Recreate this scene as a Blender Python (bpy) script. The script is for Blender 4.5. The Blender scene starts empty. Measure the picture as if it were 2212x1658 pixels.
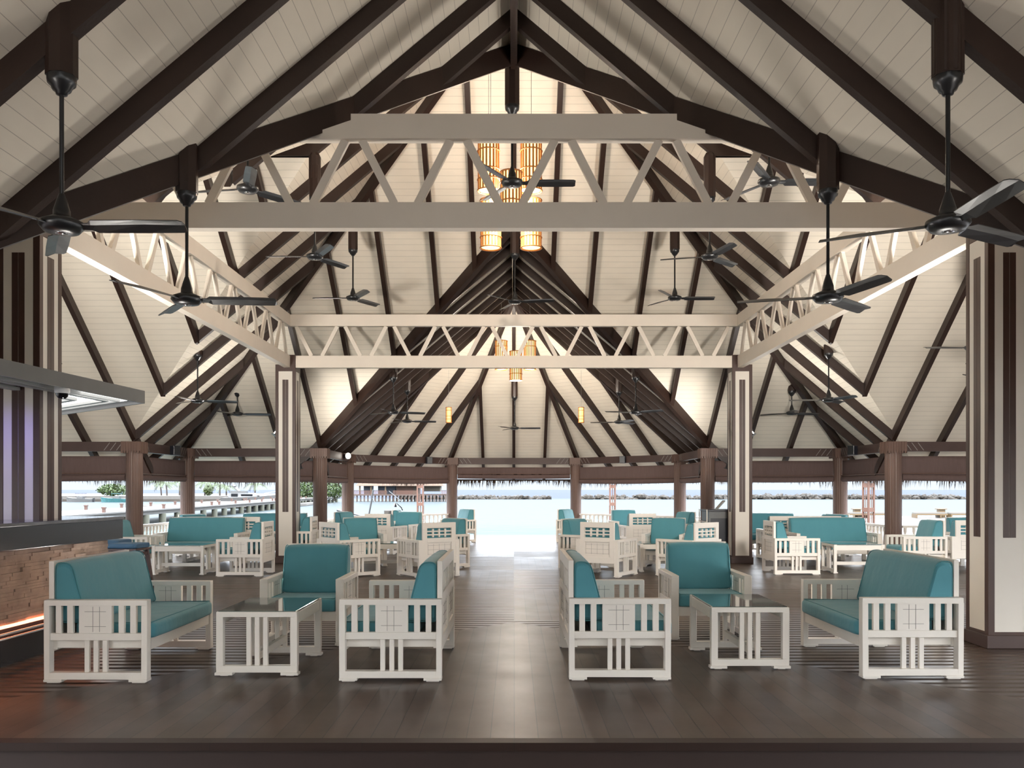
import bpy, bmesh, math, random
from mathutils import Vector, Matrix
random.seed(7)
R = math.radians
S = bpy.context.scene
COL = S.collection

# ------------------------------------------------------------ camera
EYE = 1.5
cd = bpy.data.cameras.new('camera'); cam = bpy.data.objects.new('camera', cd); COL.objects.link(cam)
cam.location = (0, 0, EYE); cam.rotation_euler = (R(90), 0, 0)
cd.sensor_width = 36; cd.sensor_fit = 'HORIZONTAL'; cd.lens = 36*1900/2212
cd.shift_x = -4/2212; cd.shift_y = (1057-829)/2212
cd.clip_start = 0.05; cd.clip_end = 9000
S.camera = cam

# ------------------------------------------------------------ world, sun, exposure
S.view_settings.view_transform = 'Standard'; S.view_settings.look = 'None'
S.view_settings.gamma = 1.0; S.view_settings.use_curve_mapping = False
S.view_settings.exposure = 1.08
W = bpy.data.worlds.new('world'); S.world = W; W.use_nodes = True
wn, wl = W.node_tree.nodes, W.node_tree.links
bg = wn['Background']
tc = wn.new('ShaderNodeTexCoord'); sx = wn.new('ShaderNodeSeparateXYZ'); cr = wn.new('ShaderNodeValToRGB')
wl.new(tc.outputs['Generated'], sx.inputs[0]); wl.new(sx.outputs['Z'], cr.inputs[0]); wl.new(cr.outputs[0], bg.inputs[0])
e = cr.color_ramp.elements
e[0].position = 0.0; e[0].color = (0.215, 0.238, 0.262, 1)
e[1].position = 1.0; e[1].color = (2.2, 2.7, 3.3, 1)
for p_, k_ in ((0.03, (0.20, 0.235, 0.27)), (0.12, (1.7, 1.85, 2.05)), (0.30, (3.0, 3.15, 3.3)), (0.6, (3.0, 3.3, 3.7))):
    x = e.new(p_); x.color = (*k_, 1)
bg.inputs[1].default_value = 2.1
sd = bpy.data.lights.new('sun', 'SUN'); so = bpy.data.objects.new('sun', sd); COL.objects.link(so)
sd.energy = 5.5; sd.angle = R(1.0); sd.color = (1.0, 0.95, 0.87)
so.rotation_euler = (R(38), R(-14), 0); so.location = (0, 0, 30)
S.cycles.max_bounces = 9; S.cycles.diffuse_bounces = 6; S.cycles.glossy_bounces = 4
S.cycles.sample_clamp_indirect = 6.0
FILL_POWER = 290.0; LAMP = 500.0

# ------------------------------------------------------------ materials
def mat(name, col, rough=0.6, noise=0.0, nscale=8.0, bump=0.0, bscale=40.0, stretch=(1, 1, 1), metal=0.0, spec=0.5,
        coat=0.0, sheen=0.0, emit=None, estr=0.0, bdist=0.01):
    m = bpy.data.materials.new(name); m.use_nodes = True
    n, l = m.node_tree.nodes, m.node_tree.links
    b = n['Principled BSDF']
    b.inputs['Base Color'].default_value = (*col, 1); b.inputs['Roughness'].default_value = rough
    b.inputs['Metallic'].default_value = metal; b.inputs['Specular IOR Level'].default_value = spec
    b.inputs['Coat Weight'].default_value = coat; b.inputs['Sheen Weight'].default_value = sheen
    if emit: b.inputs['Emission Color'].default_value = (*emit, 1); b.inputs['Emission Strength'].default_value = estr
    if noise or bump:
        t = n.new('ShaderNodeTexCoord'); mp = n.new('ShaderNodeMapping'); mp.inputs['Scale'].default_value = stretch
        l.new(t.outputs['Object'], mp.inputs[0])
    if noise:
        nz = n.new('ShaderNodeTexNoise'); nz.inputs['Scale'].default_value = nscale; nz.inputs['Detail'].default_value = 5
        l.new(mp.outputs[0], nz.inputs[0])
        mx = n.new('ShaderNodeMix'); mx.data_type = 'RGBA'
        mx.inputs[6].default_value = (*[max(0, c*(1-noise)) for c in col], 1)
        mx.inputs[7].default_value = (*[min(1, c*(1+noise)) for c in col], 1)
        l.new(nz.outputs[0], mx.inputs[0]); l.new(mx.outputs[2], b.inputs['Base Color'])
    if bump:
        nb = n.new('ShaderNodeTexNoise'); nb.inputs['Scale'].default_value = bscale; nb.inputs['Detail'].default_value = 4
        l.new(mp.outputs[0], nb.inputs[0])
        bp = n.new('ShaderNodeBump'); bp.inputs['Strength'].default_value = bump; bp.inputs['Distance'].default_value = bdist
        l.new(nb.outputs[0], bp.inputs['Height']); l.new(bp.outputs[0], b.inputs['Normal'])
    return m

def math_node(n, l, op, a, b=None, c=None):
    k = n.new('ShaderNodeMath'); k.operation = op
    for i, v in enumerate((a, b, c)):
        if v is None: continue
        if isinstance(v, (int, float)): k.inputs[i].default_value = v
        else: l.new(v, k.inputs[i])
    return k.outputs[0]

def board_mat(name, col, axis, pitch, gap, rough, noise, gapcol, grain=(1, 1, 1), rib=0.0, gloss_noise=0.0, perboard=0.0, spec=0.5, bdist=0.004):
    """planks in world space: gaps every `pitch` along `axis`"""
    m = bpy.data.materials.new(name); m.use_nodes = True
    n, l = m.node_tree.nodes, m.node_tree.links; b = n['Principled BSDF']
    b.inputs['Specular IOR Level'].default_value = spec
    g = n.new('ShaderNodeNewGeometry'); s = n.new('ShaderNodeSeparateXYZ'); l.new(g.outputs['Position'], s.inputs[0])
    v = math_node(n, l, 'DIVIDE', s.outputs['XYZ'.index(axis)], pitch)
    f = math_node(n, l, 'FRACT', v); idx = math_node(n, l, 'FLOOR', v)
    line = math_node(n, l, 'LESS_THAN', f, gap/pitch)
    mp = n.new('ShaderNodeMapping'); mp.inputs['Scale'].default_value = grain; l.new(g.outputs['Position'], mp.inputs[0])
    nz = n.new('ShaderNodeTexNoise'); nz.inputs['Scale'].default_value = 3; nz.inputs['Detail'].default_value = 6; l.new(mp.outputs[0], nz.inputs[0])
    wnz = n.new('ShaderNodeTexWhiteNoise'); wnz.noise_dimensions = '1D'; l.new(idx, wnz.inputs['W'])
    t = math_node(n, l, 'ADD', math_node(n, l, 'MULTIPLY', math_node(n, l, 'SUBTRACT', nz.outputs[0], 0.5), noise*4),
                  math_node(n, l, 'MULTIPLY', math_node(n, l, 'SUBTRACT', wnz.outputs[0], 0.5), perboard*2))
    t = math_node(n, l, 'ADD', t, 1.0)
    hs = n.new('ShaderNodeHueSaturation'); hs.inputs['Color'].default_value = (*col, 1); l.new(t, hs.inputs['Value'])
    mx = n.new('ShaderNodeMix'); mx.data_type = 'RGBA'; l.new(line, mx.inputs[0]); l.new(hs.outputs[0], mx.inputs[6]); mx.inputs[7].default_value = (*gapcol, 1)
    l.new(mx.outputs[2], b.inputs['Base Color'])
    b.inputs['Roughness'].default_value = rough
    if gloss_noise:
        n2 = n.new('ShaderNodeTexNoise'); n2.inputs['Scale'].default_value = 2.2; n2.inputs['Detail'].default_value = 5; l.new(g.outputs['Position'], n2.inputs[0])
        l.new(math_node(n, l, 'ADD', math_node(n, l, 'MULTIPLY', math_node(n, l, 'SUBTRACT', n2.outputs[0], 0.5), gloss_noise), rough), b.inputs['Roughness'])
    h = math_node(n, l, 'MULTIPLY', line, -1.0)
    if rib:
        r_ = math_node(n, l, 'SINE', math_node(n, l, 'MULTIPLY', f, 2*math.pi))
        h = math_node(n, l, 'ADD', h, math_node(n, l, 'MULTIPLY', r_, rib))
    h = math_node(n, l, 'ADD', h, math_node(n, l, 'MULTIPLY', nz.outputs[0], 0.35))
    bp = n.new('ShaderNodeBump'); bp.inputs['Strength'].default_value = 0.6; bp.inputs['Distance'].default_value = bdist
    l.new(h, bp.inputs['Height']); l.new(bp.outputs[0], b.inputs['Normal'])
    return m

M = {}
M['boards'] = board_mat('cream_ceiling_boards', (0.73, 0.66, 0.555), 'Z', 0.086, 0.0032, 0.55, 0.03, (0.43, 0.38, 0.32), (1, 1, 4), spec=0.25)
M['rafter'] = mat('dark_brown_timber', (0.027, 0.014, 0.010), 0.42, 0.35, 3, 0.15, 30, (1, 1, 1), spec=0.4)
M['cream'] = mat('cream_painted_timber', (0.72, 0.645, 0.555), 0.5, 0.05, 4, 0.08, 20, spec=0.3)
M['colcream'] = mat('cream_panel_paint', (0.68, 0.63, 0.56), 0.5, 0.05, 2, spec=0.3)
M['coldark'] = mat('dark_column_trim', (0.05, 0.022, 0.015), 0.4, 0.3, 4, spec=0.4)
M['post'] = mat('fluted_brown_post', (0.13, 0.075, 0.056), 0.45, 0.25, 2, 0.1, 30, (8, 8, 1), spec=0.4)
M['eave'] = mat('brown_eave_timber', (0.060, 0.034, 0.028), 0.45, 0.25, 3, spec=0.4)
M['blind'] = mat('brown_canvas', (0.125, 0.085, 0.078), 0.8, 0.15, 3, 0.5, 10, (6, 6, 1), spec=0.1)
M['white'] = mat('white_painted_wood', (0.80, 0.745, 0.675), 0.38, 0.03, 6, 0.05, 30)
M['groove'] = mat('engraved_line', (0.25, 0.23, 0.21), 0.8)
M['teal'] = mat('teal_fabric', (0.078, 0.262, 0.310), 0.62, 0.07, 5, 0.35, 2.6, (1, 1, .8), sheen=0.25, spec=0.25, bdist=0.05)
M['piping'] = mat('teal_piping', (0.05, 0.22, 0.25), 0.6)
M['glass'] = mat('table_glass', (0.07, 0.11, 0.10), 0.06, spec=0.9, coat=0.4)
M['blackm'] = mat('black_fan_metal', (0.012, 0.012, 0.013), 0.32, spec=0.6)
M['blade'] = mat('dark_fan_blade', (0.020, 0.021, 0.023), 0.3, spec=0.7)
M['chrome'] = mat('chrome', (0.6, 0.6, 0.62), 0.15, metal=1)
M['bamboo'] = mat('amber_bamboo', (0.35, 0.13, 0.03), 0.5, 0.2, 10)
M['glow'] = mat('lantern_glow', (1, 0.8, 0.45), 0.5, emit=(1.0, 0.60, 0.20), estr=1.7)
M['granite'] = mat('dark_granite', (0.022, 0.024, 0.028), 0.22, 0.5, 9, spec=0.6)
M['granitetop'] = mat('polished_granite_top', (0.10, 0.10, 0.11), 0.08, 0.3, 12, spec=0.8)
M['stone'] = mat('stacked_stone', (0.46, 0.34, 0.27), 0.8, 0.45, 6, 0.5, 25)
M['steel'] = mat('grey_steel', (0.10, 0.105, 0.105), 0.4, 0.15, 6, spec=0.5)
M['panelglow'] = mat('luminous_panel', (0.9, 0.9, 0.9), 0.5, emit=(1, 0.97, 0.95), estr=1.6)
M['ledred'] = mat('orange_led', (0.6, 0.2, 0.1), 0.5, emit=(1.0, 0.30, 0.14), estr=3.0)
M['blue'] = mat('blue_spot', (0.1, 0.1, 0.8), 0.5, emit=(0.15, 0.12, 1.0), estr=3)
M['charcoal'] = mat('charcoal_panel', (0.018, 0.020, 0.028), 0.35, 0.2, 3)
M['stoolwood'] = mat('dark_red_stool_wood', (0.055, 0.02, 0.014), 0.35, 0.3, 5)
M['bluefab'] = mat('blue_seat_pad', (0.04, 0.11, 0.20), 0.6, 0.1, 5, 0.2, 20)
M['thatch'] = mat('dry_thatch', (0.0595, 0.0350, 0.0210), 0.9, 0.5, 20)
M['sand'] = mat('pale_sand', (0.0648, 0.0576, 0.0495), 0.9, 0.06, 1.0)
M['orange'] = mat('orange_brown_lattice', (0.0619, 0.0236, 0.0124), 0.6, 0.1, 6)
M['concrete'] = mat('pale_jetty_concrete', (0.0446, 0.0406, 0.0366), 0.8, 0.15, 2)
M['beamgrey'] = mat('grey_jetty_beam', (0.0198, 0.0188, 0.0168), 0.8, 0.3, 2)
M['pile'] = mat('algae_pile', (0.0495, 0.0495, 0.0327), 0.7, 0.2, 2)
M['rock'] = mat('sea_rock', (0.0168, 0.0129, 0.0089), 0.9, 0.5, 0.6)
M['boat'] = mat('white_gelcoat', (0.0562, 0.0562, 0.0562), 0.2)
M['boatglass'] = mat('dark_boat_glass', (0.0040, 0.0040, 0.0049), 0.1)
M['whiteplastic'] = mat('white_plastic', (0.6, 0.6, 0.6), 0.3)
M['navy'] = mat('navy_canvas', (0.0030, 0.0059, 0.0248), 0.7)
M['aqua'] = mat('aqua_boat_paint', (0.0079, 0.0495, 0.0544), 0.5, 0.6, 3)
M['leaf'] = mat('sunlit_leaves', (0.0229, 0.0405, 0.0040), 0.6, 0.6, 0.8)
M['palm'] = mat('palm_fronds', (0.0297, 0.0432, 0.0067), 0.6, 0.5, 1.5)
M['trunk'] = mat('grey_trunk', (0.0248, 0.0178, 0.0139), 0.9, 0.2, 3)
M['timber'] = mat('sun_bleached_timber', (0.0257, 0.0129, 0.0079), 0.7, 0.3, 1.0)
M['pinewood'] = mat('yellow_pine', (0.0540, 0.0304, 0.0079), 0.6, 0.2, 4)
M['creamwall'] = mat('cream_hut_wall', (0.0614, 0.0515, 0.0376), 0.8)
M['bluewall'] = mat('pale_blue_shutter', (0.0396, 0.0475, 0.0614), 0.7)
M['bollard'] = mat('rusty_bollard_light', (0.0416, 0.0158, 0.0089), 0.6)
M['grey'] = mat('grey_plastic', (0.32, 0.33, 0.32), 0.4)
M['lamp'] = mat('flood_lamp_lens', (0.9, 0.9, 0.85), 0.3, emit=(1, 0.95, 0.85), estr=4)
M['floor_y'] = board_mat('deck_boards_lengthwise', (0.060, 0.036, 0.025), 'X', 0.145, 0.006, 0.36, 0.20, (0.012, 0.008, 0.006), (3, 0.6, 3), gloss_noise=0.16, perboard=0.22, spec=0.26)
M['floor_x'] = board_mat('deck_boards_crosswise', (0.060, 0.037, 0.026), 'Y', 0.145, 0.012, 0.36, 0.18, (0.012, 0.008, 0.006), (0.6, 3, 3), rib=0.9, gloss_noise=0.12, perboard=0.18, spec=0.30, bdist=0.010)
M['riser'] = mat('brown_riser_boards', (0.022, 0.009, 0.006), 0.6, 0.3, 2)
M['step'] = board_mat('dark_red_step', (0.022, 0.010, 0.007), 'X', 0.9, 0.003, 0.5, 0.1, (0.01, 0.006, 0.005), (1, 1, 3), spec=0.3)

# sea: shallow turquoise lagoon, deeper blue beyond the breakwater
def sea_mat():
    m = bpy.data.materials.new('tropical_sea'); m.use_nodes = True
    n, l = m.node_tree.nodes, m.node_tree.links; b = n['Principled BSDF']
    g = n.new('ShaderNodeNewGeometry'); s = n.new('ShaderNodeSeparateXYZ'); l.new(g.outputs['Position'], s.inputs[0])
    nz = n.new('ShaderNodeTexNoise'); nz.inputs['Scale'].default_value = 0.02; l.new(g.outputs['Position'], nz.inputs[0])
    y = math_node(n, l, 'ADD', s.outputs[1], math_node(n, l, 'MULTIPLY', math_node(n, l, 'SUBTRACT', nz.outputs[0], .5), 60))
    t = math_node(n, l, 'DIVIDE', y, 1000.0)
    c = n.new('ShaderNodeValToRGB'); l.new(t, c.inputs[0]); e = c.color_ramp.elements
    e[0].position = 0.03; e[0].color = (0.030, 0.050, 0.046, 1)
    e[1].position = 1.0; e[1].color = (0.029, 0.034, 0.051, 1)
    for p, k in ((0.07, (0.046, 0.052, 0.052)), (0.20, (0.044, 0.051, 0.053)), (0.235, (0.043, 0.050, 0.055)), (0.26, (0.027, 0.032, 0.049))):
        q = e.new(p); q.color = (*k, 1)
    l.new(c.outputs[0], b.inputs['Base Color']); b.inputs['Roughness'].default_value = 0.12; b.inputs['Specular IOR Level'].default_value = 0.0
    mp = n.new('ShaderNodeMapping'); mp.inputs['Scale'].default_value = (0.35, 1.0, 1); l.new(g.outputs['Position'], mp.inputs[0])
    n2 = n.new('ShaderNodeTexNoise'); n2.inputs['Scale'].default_value = 1.1; n2.inputs['Detail'].default_value = 6; l.new(mp.outputs[0], n2.inputs[0])
    bp = n.new('ShaderNodeBump'); bp.inputs['Strength'].default_value = 0.3; bp.inputs['Distance'].default_value = 0.3
    l.new(n2.outputs[0], bp.inputs['Height']); l.new(bp.outputs[0], b.inputs['Normal'])
    gl = n.new('ShaderNodeBsdfGlossy'); gl.inputs['Roughness'].default_value = 0.15; l.new(bp.outputs[0], gl.inputs['Normal'])
    ms = n.new('ShaderNodeMixShader'); ms.inputs[0].default_value = 0.07
    l.new(b.outputs[0], ms.inputs[1]); l.new(gl.outputs[0], ms.inputs[2]); l.new(ms.outputs[0], n['Material Output'].inputs[0])
    return m
M['sea'] = sea_mat()

# ------------------------------------------------------------ mesh helpers
Z = Vector((0, 0, 1))
class MB:
    def __init__(s): s.v, s.f, s.m, s.sm = [], [], [], []
    def add(s, vs, fs, mi=0, smooth=False):
        o = len(s.v); s.v += [Vector(p) for p in vs]
        for f in fs: s.f.append([o+i for i in f]); s.m.append(mi); s.sm.append(smooth)
        return s
    def box(s, x0, x1, y0, y1, z0, z1, mi=0, M4=None):
        vs = [Vector((x, y, z)) for x in (x0, x1) for y in (y0, y1) for z in (z0, z1)]
        if M4: vs = [M4 @ v for v in vs]
        return s.add(vs, [(0, 1, 3, 2), (4, 6, 7, 5), (0, 4, 5, 1), (2, 3, 7, 6), (0, 2, 6, 4), (1, 5, 7, 3)], mi)
    def bar(s, p, q, w, h, mi=0, off=0.0):
        """bottom centre line p->q, plan width w, vertical height h"""
        p, q = Vector(p), Vector(q); d = q-p; d.z = 0
        side = Vector((-d.y, d.x, 0)).normalized() if d.length > 1e-6 else Vector((1, 0, 0))
        vs = []
        for c in (p, q):
            for sg in (-1, 1):
                for k in (off, off+h): vs.append(c+side*sg*w/2+Z*k)
        return s.add(vs, [(0, 1, 3, 2), (4, 6, 7, 5), (0, 4, 5, 1), (2, 3, 7, 6), (0, 2, 6, 4), (1, 5, 7, 3)], mi)
    def strut(s, p, q, w, t, nrm, mi=0):
        """centre line p->q, width w in the plane normal to nrm, thickness t along nrm"""
        p, q, nrm = Vector(p), Vector(q), Vector(nrm).normalized(); d = (q-p).normalized(); a = d.cross(nrm).normalized()
        vs = [c+a*sa*w/2+nrm*sn*t/2 for c in (p, q) for sa in (-1, 1) for sn in (-1, 1)]
        return s.add(vs, [(0, 1, 3, 2), (4, 6, 7, 5), (0, 4, 5, 1), (2, 3, 7, 6), (0, 2, 6, 4), (1, 5, 7, 3)], mi)
    def tube(s, pts, r, n=8, mi=0, closed=False):
        pts = [Vector(p) for p in pts]; rings = []
        for i, p in enumerate(pts):
            a = pts[(i-1) % len(pts)] if (closed or i > 0) else p; b = pts[(i+1) % len(pts)] if (closed or i < len(pts)-1) else p
            d = (b-a).normalized(); u = d.cross(Z if abs(d.z) < .95 else Vector((1, 0, 0))).normalized(); w = d.cross(u)
            rr = r[i] if isinstance(r, (list, tuple)) else r
            rings.append([p+u*math.cos(2*math.pi*k/n)*rr+w*math.sin(2*math.pi*k/n)*rr for k in range(n)])
        return s.loft(rings, mi, closed)
    def loft(s, rings, mi=0, closed=False, smooth=True, caps=True):
        n = len(rings[0]); vs = [v for r in rings for v in r]; fs = []
        m = len(rings) if closed else len(rings)-1
        for i in range(m):
            a, b = i*n, ((i+1) % len(rings))*n
            for k in range(n): fs.append((a+k, a+(k+1) % n, b+(k+1) % n, b+k))
        s.add(vs, fs, mi, smooth)
        if not closed and caps:
            s.add(rings[0], [tuple(range(n))][:1], mi); s.add(rings[-1], [tuple(range(n))], mi)
        return s
    def lathe(s, prof, c=(0, 0, 0), n=20, mi=0, flute=0.0, nfl=16, caps=True):
        c = Vector(c); rings = []
        for r, z in prof:
            rings.append([c+Vector(((r*(1-flute*(k % 2)))*math.cos(2*math.pi*k/n), (r*(1-flute*(k % 2)))*math.sin(2*math.pi*k/n), z)) for k in range(n)])
        return s.loft(rings, mi, smooth=not flute, caps=caps)
    def slab(s, poly, h, mi=0):
        n = len(poly); a = [Vector(p) for p in poly]; b = [p+Z*h for p in a]
        return s.add(a+b, [tuple(range(n)), tuple(range(2*n-1, n-1, -1))]+[(i, (i+1) % n, n+(i+1) % n, n+i) for i in range(n)], mi)
    def xf(s, M4): s.v = [M4 @ v for v in s.v]; return s
    def build(s, name, mats, parent=None, bevel=0.0):
        me = bpy.data.meshes.new(name); me.from_pydata(s.v, [], s.f)
        for m in (mats if isinstance(mats, (list, tuple)) else [mats]): me.materials.append(m)
        for p, mi, sm in zip(me.polygons, s.m, s.sm): p.material_index = mi; p.use_smooth = sm
        bm = bmesh.new(); bm.from_mesh(me)
        bmesh.ops.remove_doubles(bm, verts=bm.verts, dist=1e-6) if bevel else None
        bmesh.ops.recalc_face_normals(bm, faces=bm.faces)
        if bevel: bmesh.ops.bevel(bm, geom=list(bm.edges), offset=bevel, segments=1, affect='EDGES')
        bm.to_mesh(me); bm.free()
        o = bpy.data.objects.new(name, me); COL.objects.link(o)
        if parent: o.parent = parent
        return o

def tag(o, label=None, cat=None, group=None, kind=None):
    if label: o['label'] = label
    if cat: o['category'] = cat
    if group: o['group'] = group
    if kind: o['kind'] = kind
    return o
def empty(name, loc, label, cat, rz=0, group=None):
    o = bpy.data.objects.new(name, None); COL.objects.link(o); o.location = loc; o.rotation_euler = (0, 0, rz); o.empty_display_size = .1
    return tag(o, label, cat, group)
def copy_tree(o, parent=None):
    c = o.copy(); COL.objects.link(c)
    if parent: c.parent = parent
    for ch in list(o.children): copy_tree(ch, c)
    return c
def P(X, D, z): return Vector((X, D, EYE+z))
def px(x, y, z=0.0):
    """ground point seen at pixel x, y on the plane of height z"""
    D = 1900*(EYE-z)/(y-1057); return Vector(((x-1110)*D/1900, D, z))

# ============================================================ BUILDING GEOMETRY (z relative to the eye)
PT = 0.84            # roof pitch
DC = 13.48; HW = 7.95
ZA = 1+HW*PT         # apex underside of rafters
OV = 0.85; RH = 0.21; RW = 0.09
ZO = 1-OV*PT
AF, VF = 4.72, None
roofs = []
def roof_plane(pts, label_side):
    mb = MB(); mb.slab([P(x, d, z+RH) for x, d, z in pts], 0.07)
    o = mb.build('ceiling', M['boards']); tag(o, label_side, 'ceiling', kind='structure'); return o
def rafter(par, a, b, w=RW, h=RH, name='rafter'):
    mb = MB(); mb.bar(P(*a), P(*b), w, h+0.01); return mb.build(name, M['rafter'], par)

# ---- main pavilion back plane (facing the camera)
HN = 1+AF*PT; AS = 4.95; HS = 1+AS*PT
DB = DC+HW           # back eave line 21.43
vA = DB-AF           # valley apex depth of far bay
E2 = HW+OV
xq = (ZA-HS)/PT      # where side wing ridge meets the side slope
back = roof_plane([(0, DC, ZA), (-E2, DB+OV, ZO), (-AF-OV, DB+OV, ZO), (0, vA, HN), (AF+OV, DB+OV, ZO), (E2, DB+OV, ZO)], 'cream boarded back slope of the main roof')
for xr in (0, .78, 1.58, 2.62, 3.65, 4.72, 5.70, 6.75):
    for sg in ((1,) if xr == 0 else (-1, 1)):
        top = (sg*xr, DC+xr, ZA-PT*xr)
        if xr < AF: bot = (sg*xr, vA+xr, HN-PT*xr)
        else: bot = (sg*xr, DB+OV, ZO)
        rafter(back, top, bot, name='rafter')
for sg in (-1, 1):
    rafter(back, (0, DC, ZA-.02), (sg*E2, DB+OV, ZO-.02), .11, .24, 'hip_rafter')
    rafter(back, (0, vA, HN-.03), (sg*(AF+OV), DB+OV, ZO-.03), .11, .25, 'valley_rafter')
# ---- main front slope (descends towards the camera)
DJ = DC-(ZA-HN)/PT; DFr = DC-HW
front = roof_plane([(0, DC, ZA), (-E2, DFr-OV, ZO), (-AF-OV, DFr-OV, ZO), (0, DJ, HN), (AF+OV, DFr-OV, ZO), (E2, DFr-OV, ZO)], 'cream boarded front slope of the main roof')
for sg in (-1, 1):
    rafter(front, (0, DC, ZA-.02), (sg*E2, DFr-OV, ZO-.02), .11, .24, 'hip_rafter')
    for xr in (1.0, 2.0, 3.0, 4.0, 5.2, 6.4): rafter(front, (sg*xr, DC-xr, ZA-PT*xr), (sg*xr, max(DJ-xr, DFr-OV), max(HN-PT*xr, ZO)))
# ---- side slopes
for sg, nm in ((-1, 'left'), (1, 'right')):
    side = roof_plane([(0, DC, ZA), (sg*E2, DFr-OV, ZO), (sg*E2, DC-AS-OV, ZO), (sg*xq, DC, HS), (sg*E2, DC+AS+OV, ZO), (sg*E2, DB+OV, ZO)], 'cream boarded %s slope of the main roof' % nm)
    for d in (20.5, 19.4, 18.43, 17.4, 16.4, 15.4, 14.4, 13.48, 12.5, 11.5, 10.5, 9.5, 8.5, 7.5, 6.5):
        x0 = abs(d-DC)
        x1 = xq+abs(d-DC) if abs(d-DC) < AS else E2
        rafter(side, (sg*x0, d, ZA-PT*x0), (sg*x1, d, ZA-PT*x1))
# ---- near wing (ridge runs over the camera)
DN = -3.0
nearD = [9.46, 8.66, 7.52, 6.42, 5.33, 4.3, 3.25, 2.2, 1.1, 0, -1.1, -2.2]
for sg, nm in ((-1, 'left'), (1, 'right')):
    nr = roof_plane([(0, DJ, HN), (sg*(AF+OV), DFr-OV, ZO), (sg*(AF+OV), DN, ZO), (0, DN, HN)], 'cream boarded %s slope over the entrance' % nm)
    for d in nearD:
        x1 = min(DJ-d, AF+OV); rafter(nr, (sg*.03, d, HN), (sg*x1, d, HN-PT*x1))
    rafter(nr, (0, DJ, HN-.02), (sg*(AF+OV), DFr-OV, ZO-.02), .10, .24, 'valley_rafter')
    if sg < 0: rafter(nr, (0, DN, HN-.06), (0, DJ+.04, HN-.06), .075, .3, 'ridge_beam')
# ---- octagonal wings
def wing(T, a, h, v0, vc, va, label, rw, sides=(-1, 1)):
    b = a*math.tan(R(22.5)); k = (a+OV)/a
    C = (0, vc, h); A = (0, va, h)
    def Q(p): x, y = T(p[0], p[1]); return (x, y, p[2])
    for sg in sides:
        q1 = (sg*(a+OV), v0+OV, ZO); q2 = (sg*(a+OV), vc+b*k, ZO); q3 = (sg*b*k, vc+a+OV, ZO)
        sp = roof_plane([Q(p) for p in (A, q1, q2, C)], 'cream boarded %s side slope of the %s' % ('right' if sg > 0 else 'left', label))
        for v in rw:
            if v > vc+b*.9: continue
            u0 = 0 if v <= vc else (v-vc)*a/b
            u1 = a+OV if v >= v0 else a-(v0-v)
            if u1-u0 < .1: continue
            rafter(sp, Q((sg*(u0+.02), v, h-PT*u0)), Q((sg*u1, v, h-PT*u1)))
        rafter(sp, Q((sg*.01, va, h-.06)), Q((sg*.01, vc, h-.06)), .06, .27, 'ridge_beam')
        cp = roof_plane([Q(p) for p in (C, q2, q3)], 'cream boarded %s corner slope of the %s' % ('right' if sg > 0 else 'left', label))
        rafter(cp, Q((0, vc, h-.02)), Q((q2[0], q2[1], ZO-.02)), .1, .23, 'hip_rafter')
        rafter(cp, Q((0, vc, h-.02)), Q((q3[0], q3[1], ZO-.02)), .1, .23, 'hip_rafter')
        n = Vector((sg*math.sin(R(45)), math.cos(R(45)))); t = Vector((sg*math.cos(R(45)), -math.sin(R(45))))
        for e_ in (-b/2, 0, b/2):
            r0 = abs(e_)/math.tan(R(22.5)); r1 = a+OV
            p0 = Vector((0, vc))+n*r0+t*e_; p1 = Vector((0, vc))+n*r1+t*e_
            rafter(cp, Q((p0.x, p0.y, h-PT*r0)), Q((p1.x, p1.y, h-PT*r1)))
    if len(sides) == 2:
        ep = roof_plane([Q(p) for p in (C, (-b*k, vc+a+OV, ZO), (b*k, vc+a+OV, ZO))], 'cream boarded end slope of the %s' % label)
        for u in (-b/2, 0, b/2):
            r0 = abs(u)/math.tan(R(22.5)); rafter(ep, Q((u, vc+r0, h-PT*r0)), Q((u, vc+a+OV, ZO)))
VC = 23.05
wing(lambda u, v: (u, v), AF, HN, DB, VC, vA, 'far seaward bay', [17.51, 18.31, 19.35, 20.38, 21.43, 22.2, 23.05, 24.0])
SV = 9.45
for sg, nm in ((-1, 'left'), (1, 'right')):
    # side wings: u runs along depth, v outwards
    wing((lambda s_: (lambda u, v: (s_*v, DC+u)))(sg), AS, HS, HW, SV, xq, nm+' bay', [4.05, 4.85, 5.9, 6.95, 7.95, 9.0, 10.1, 11.1])

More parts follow.
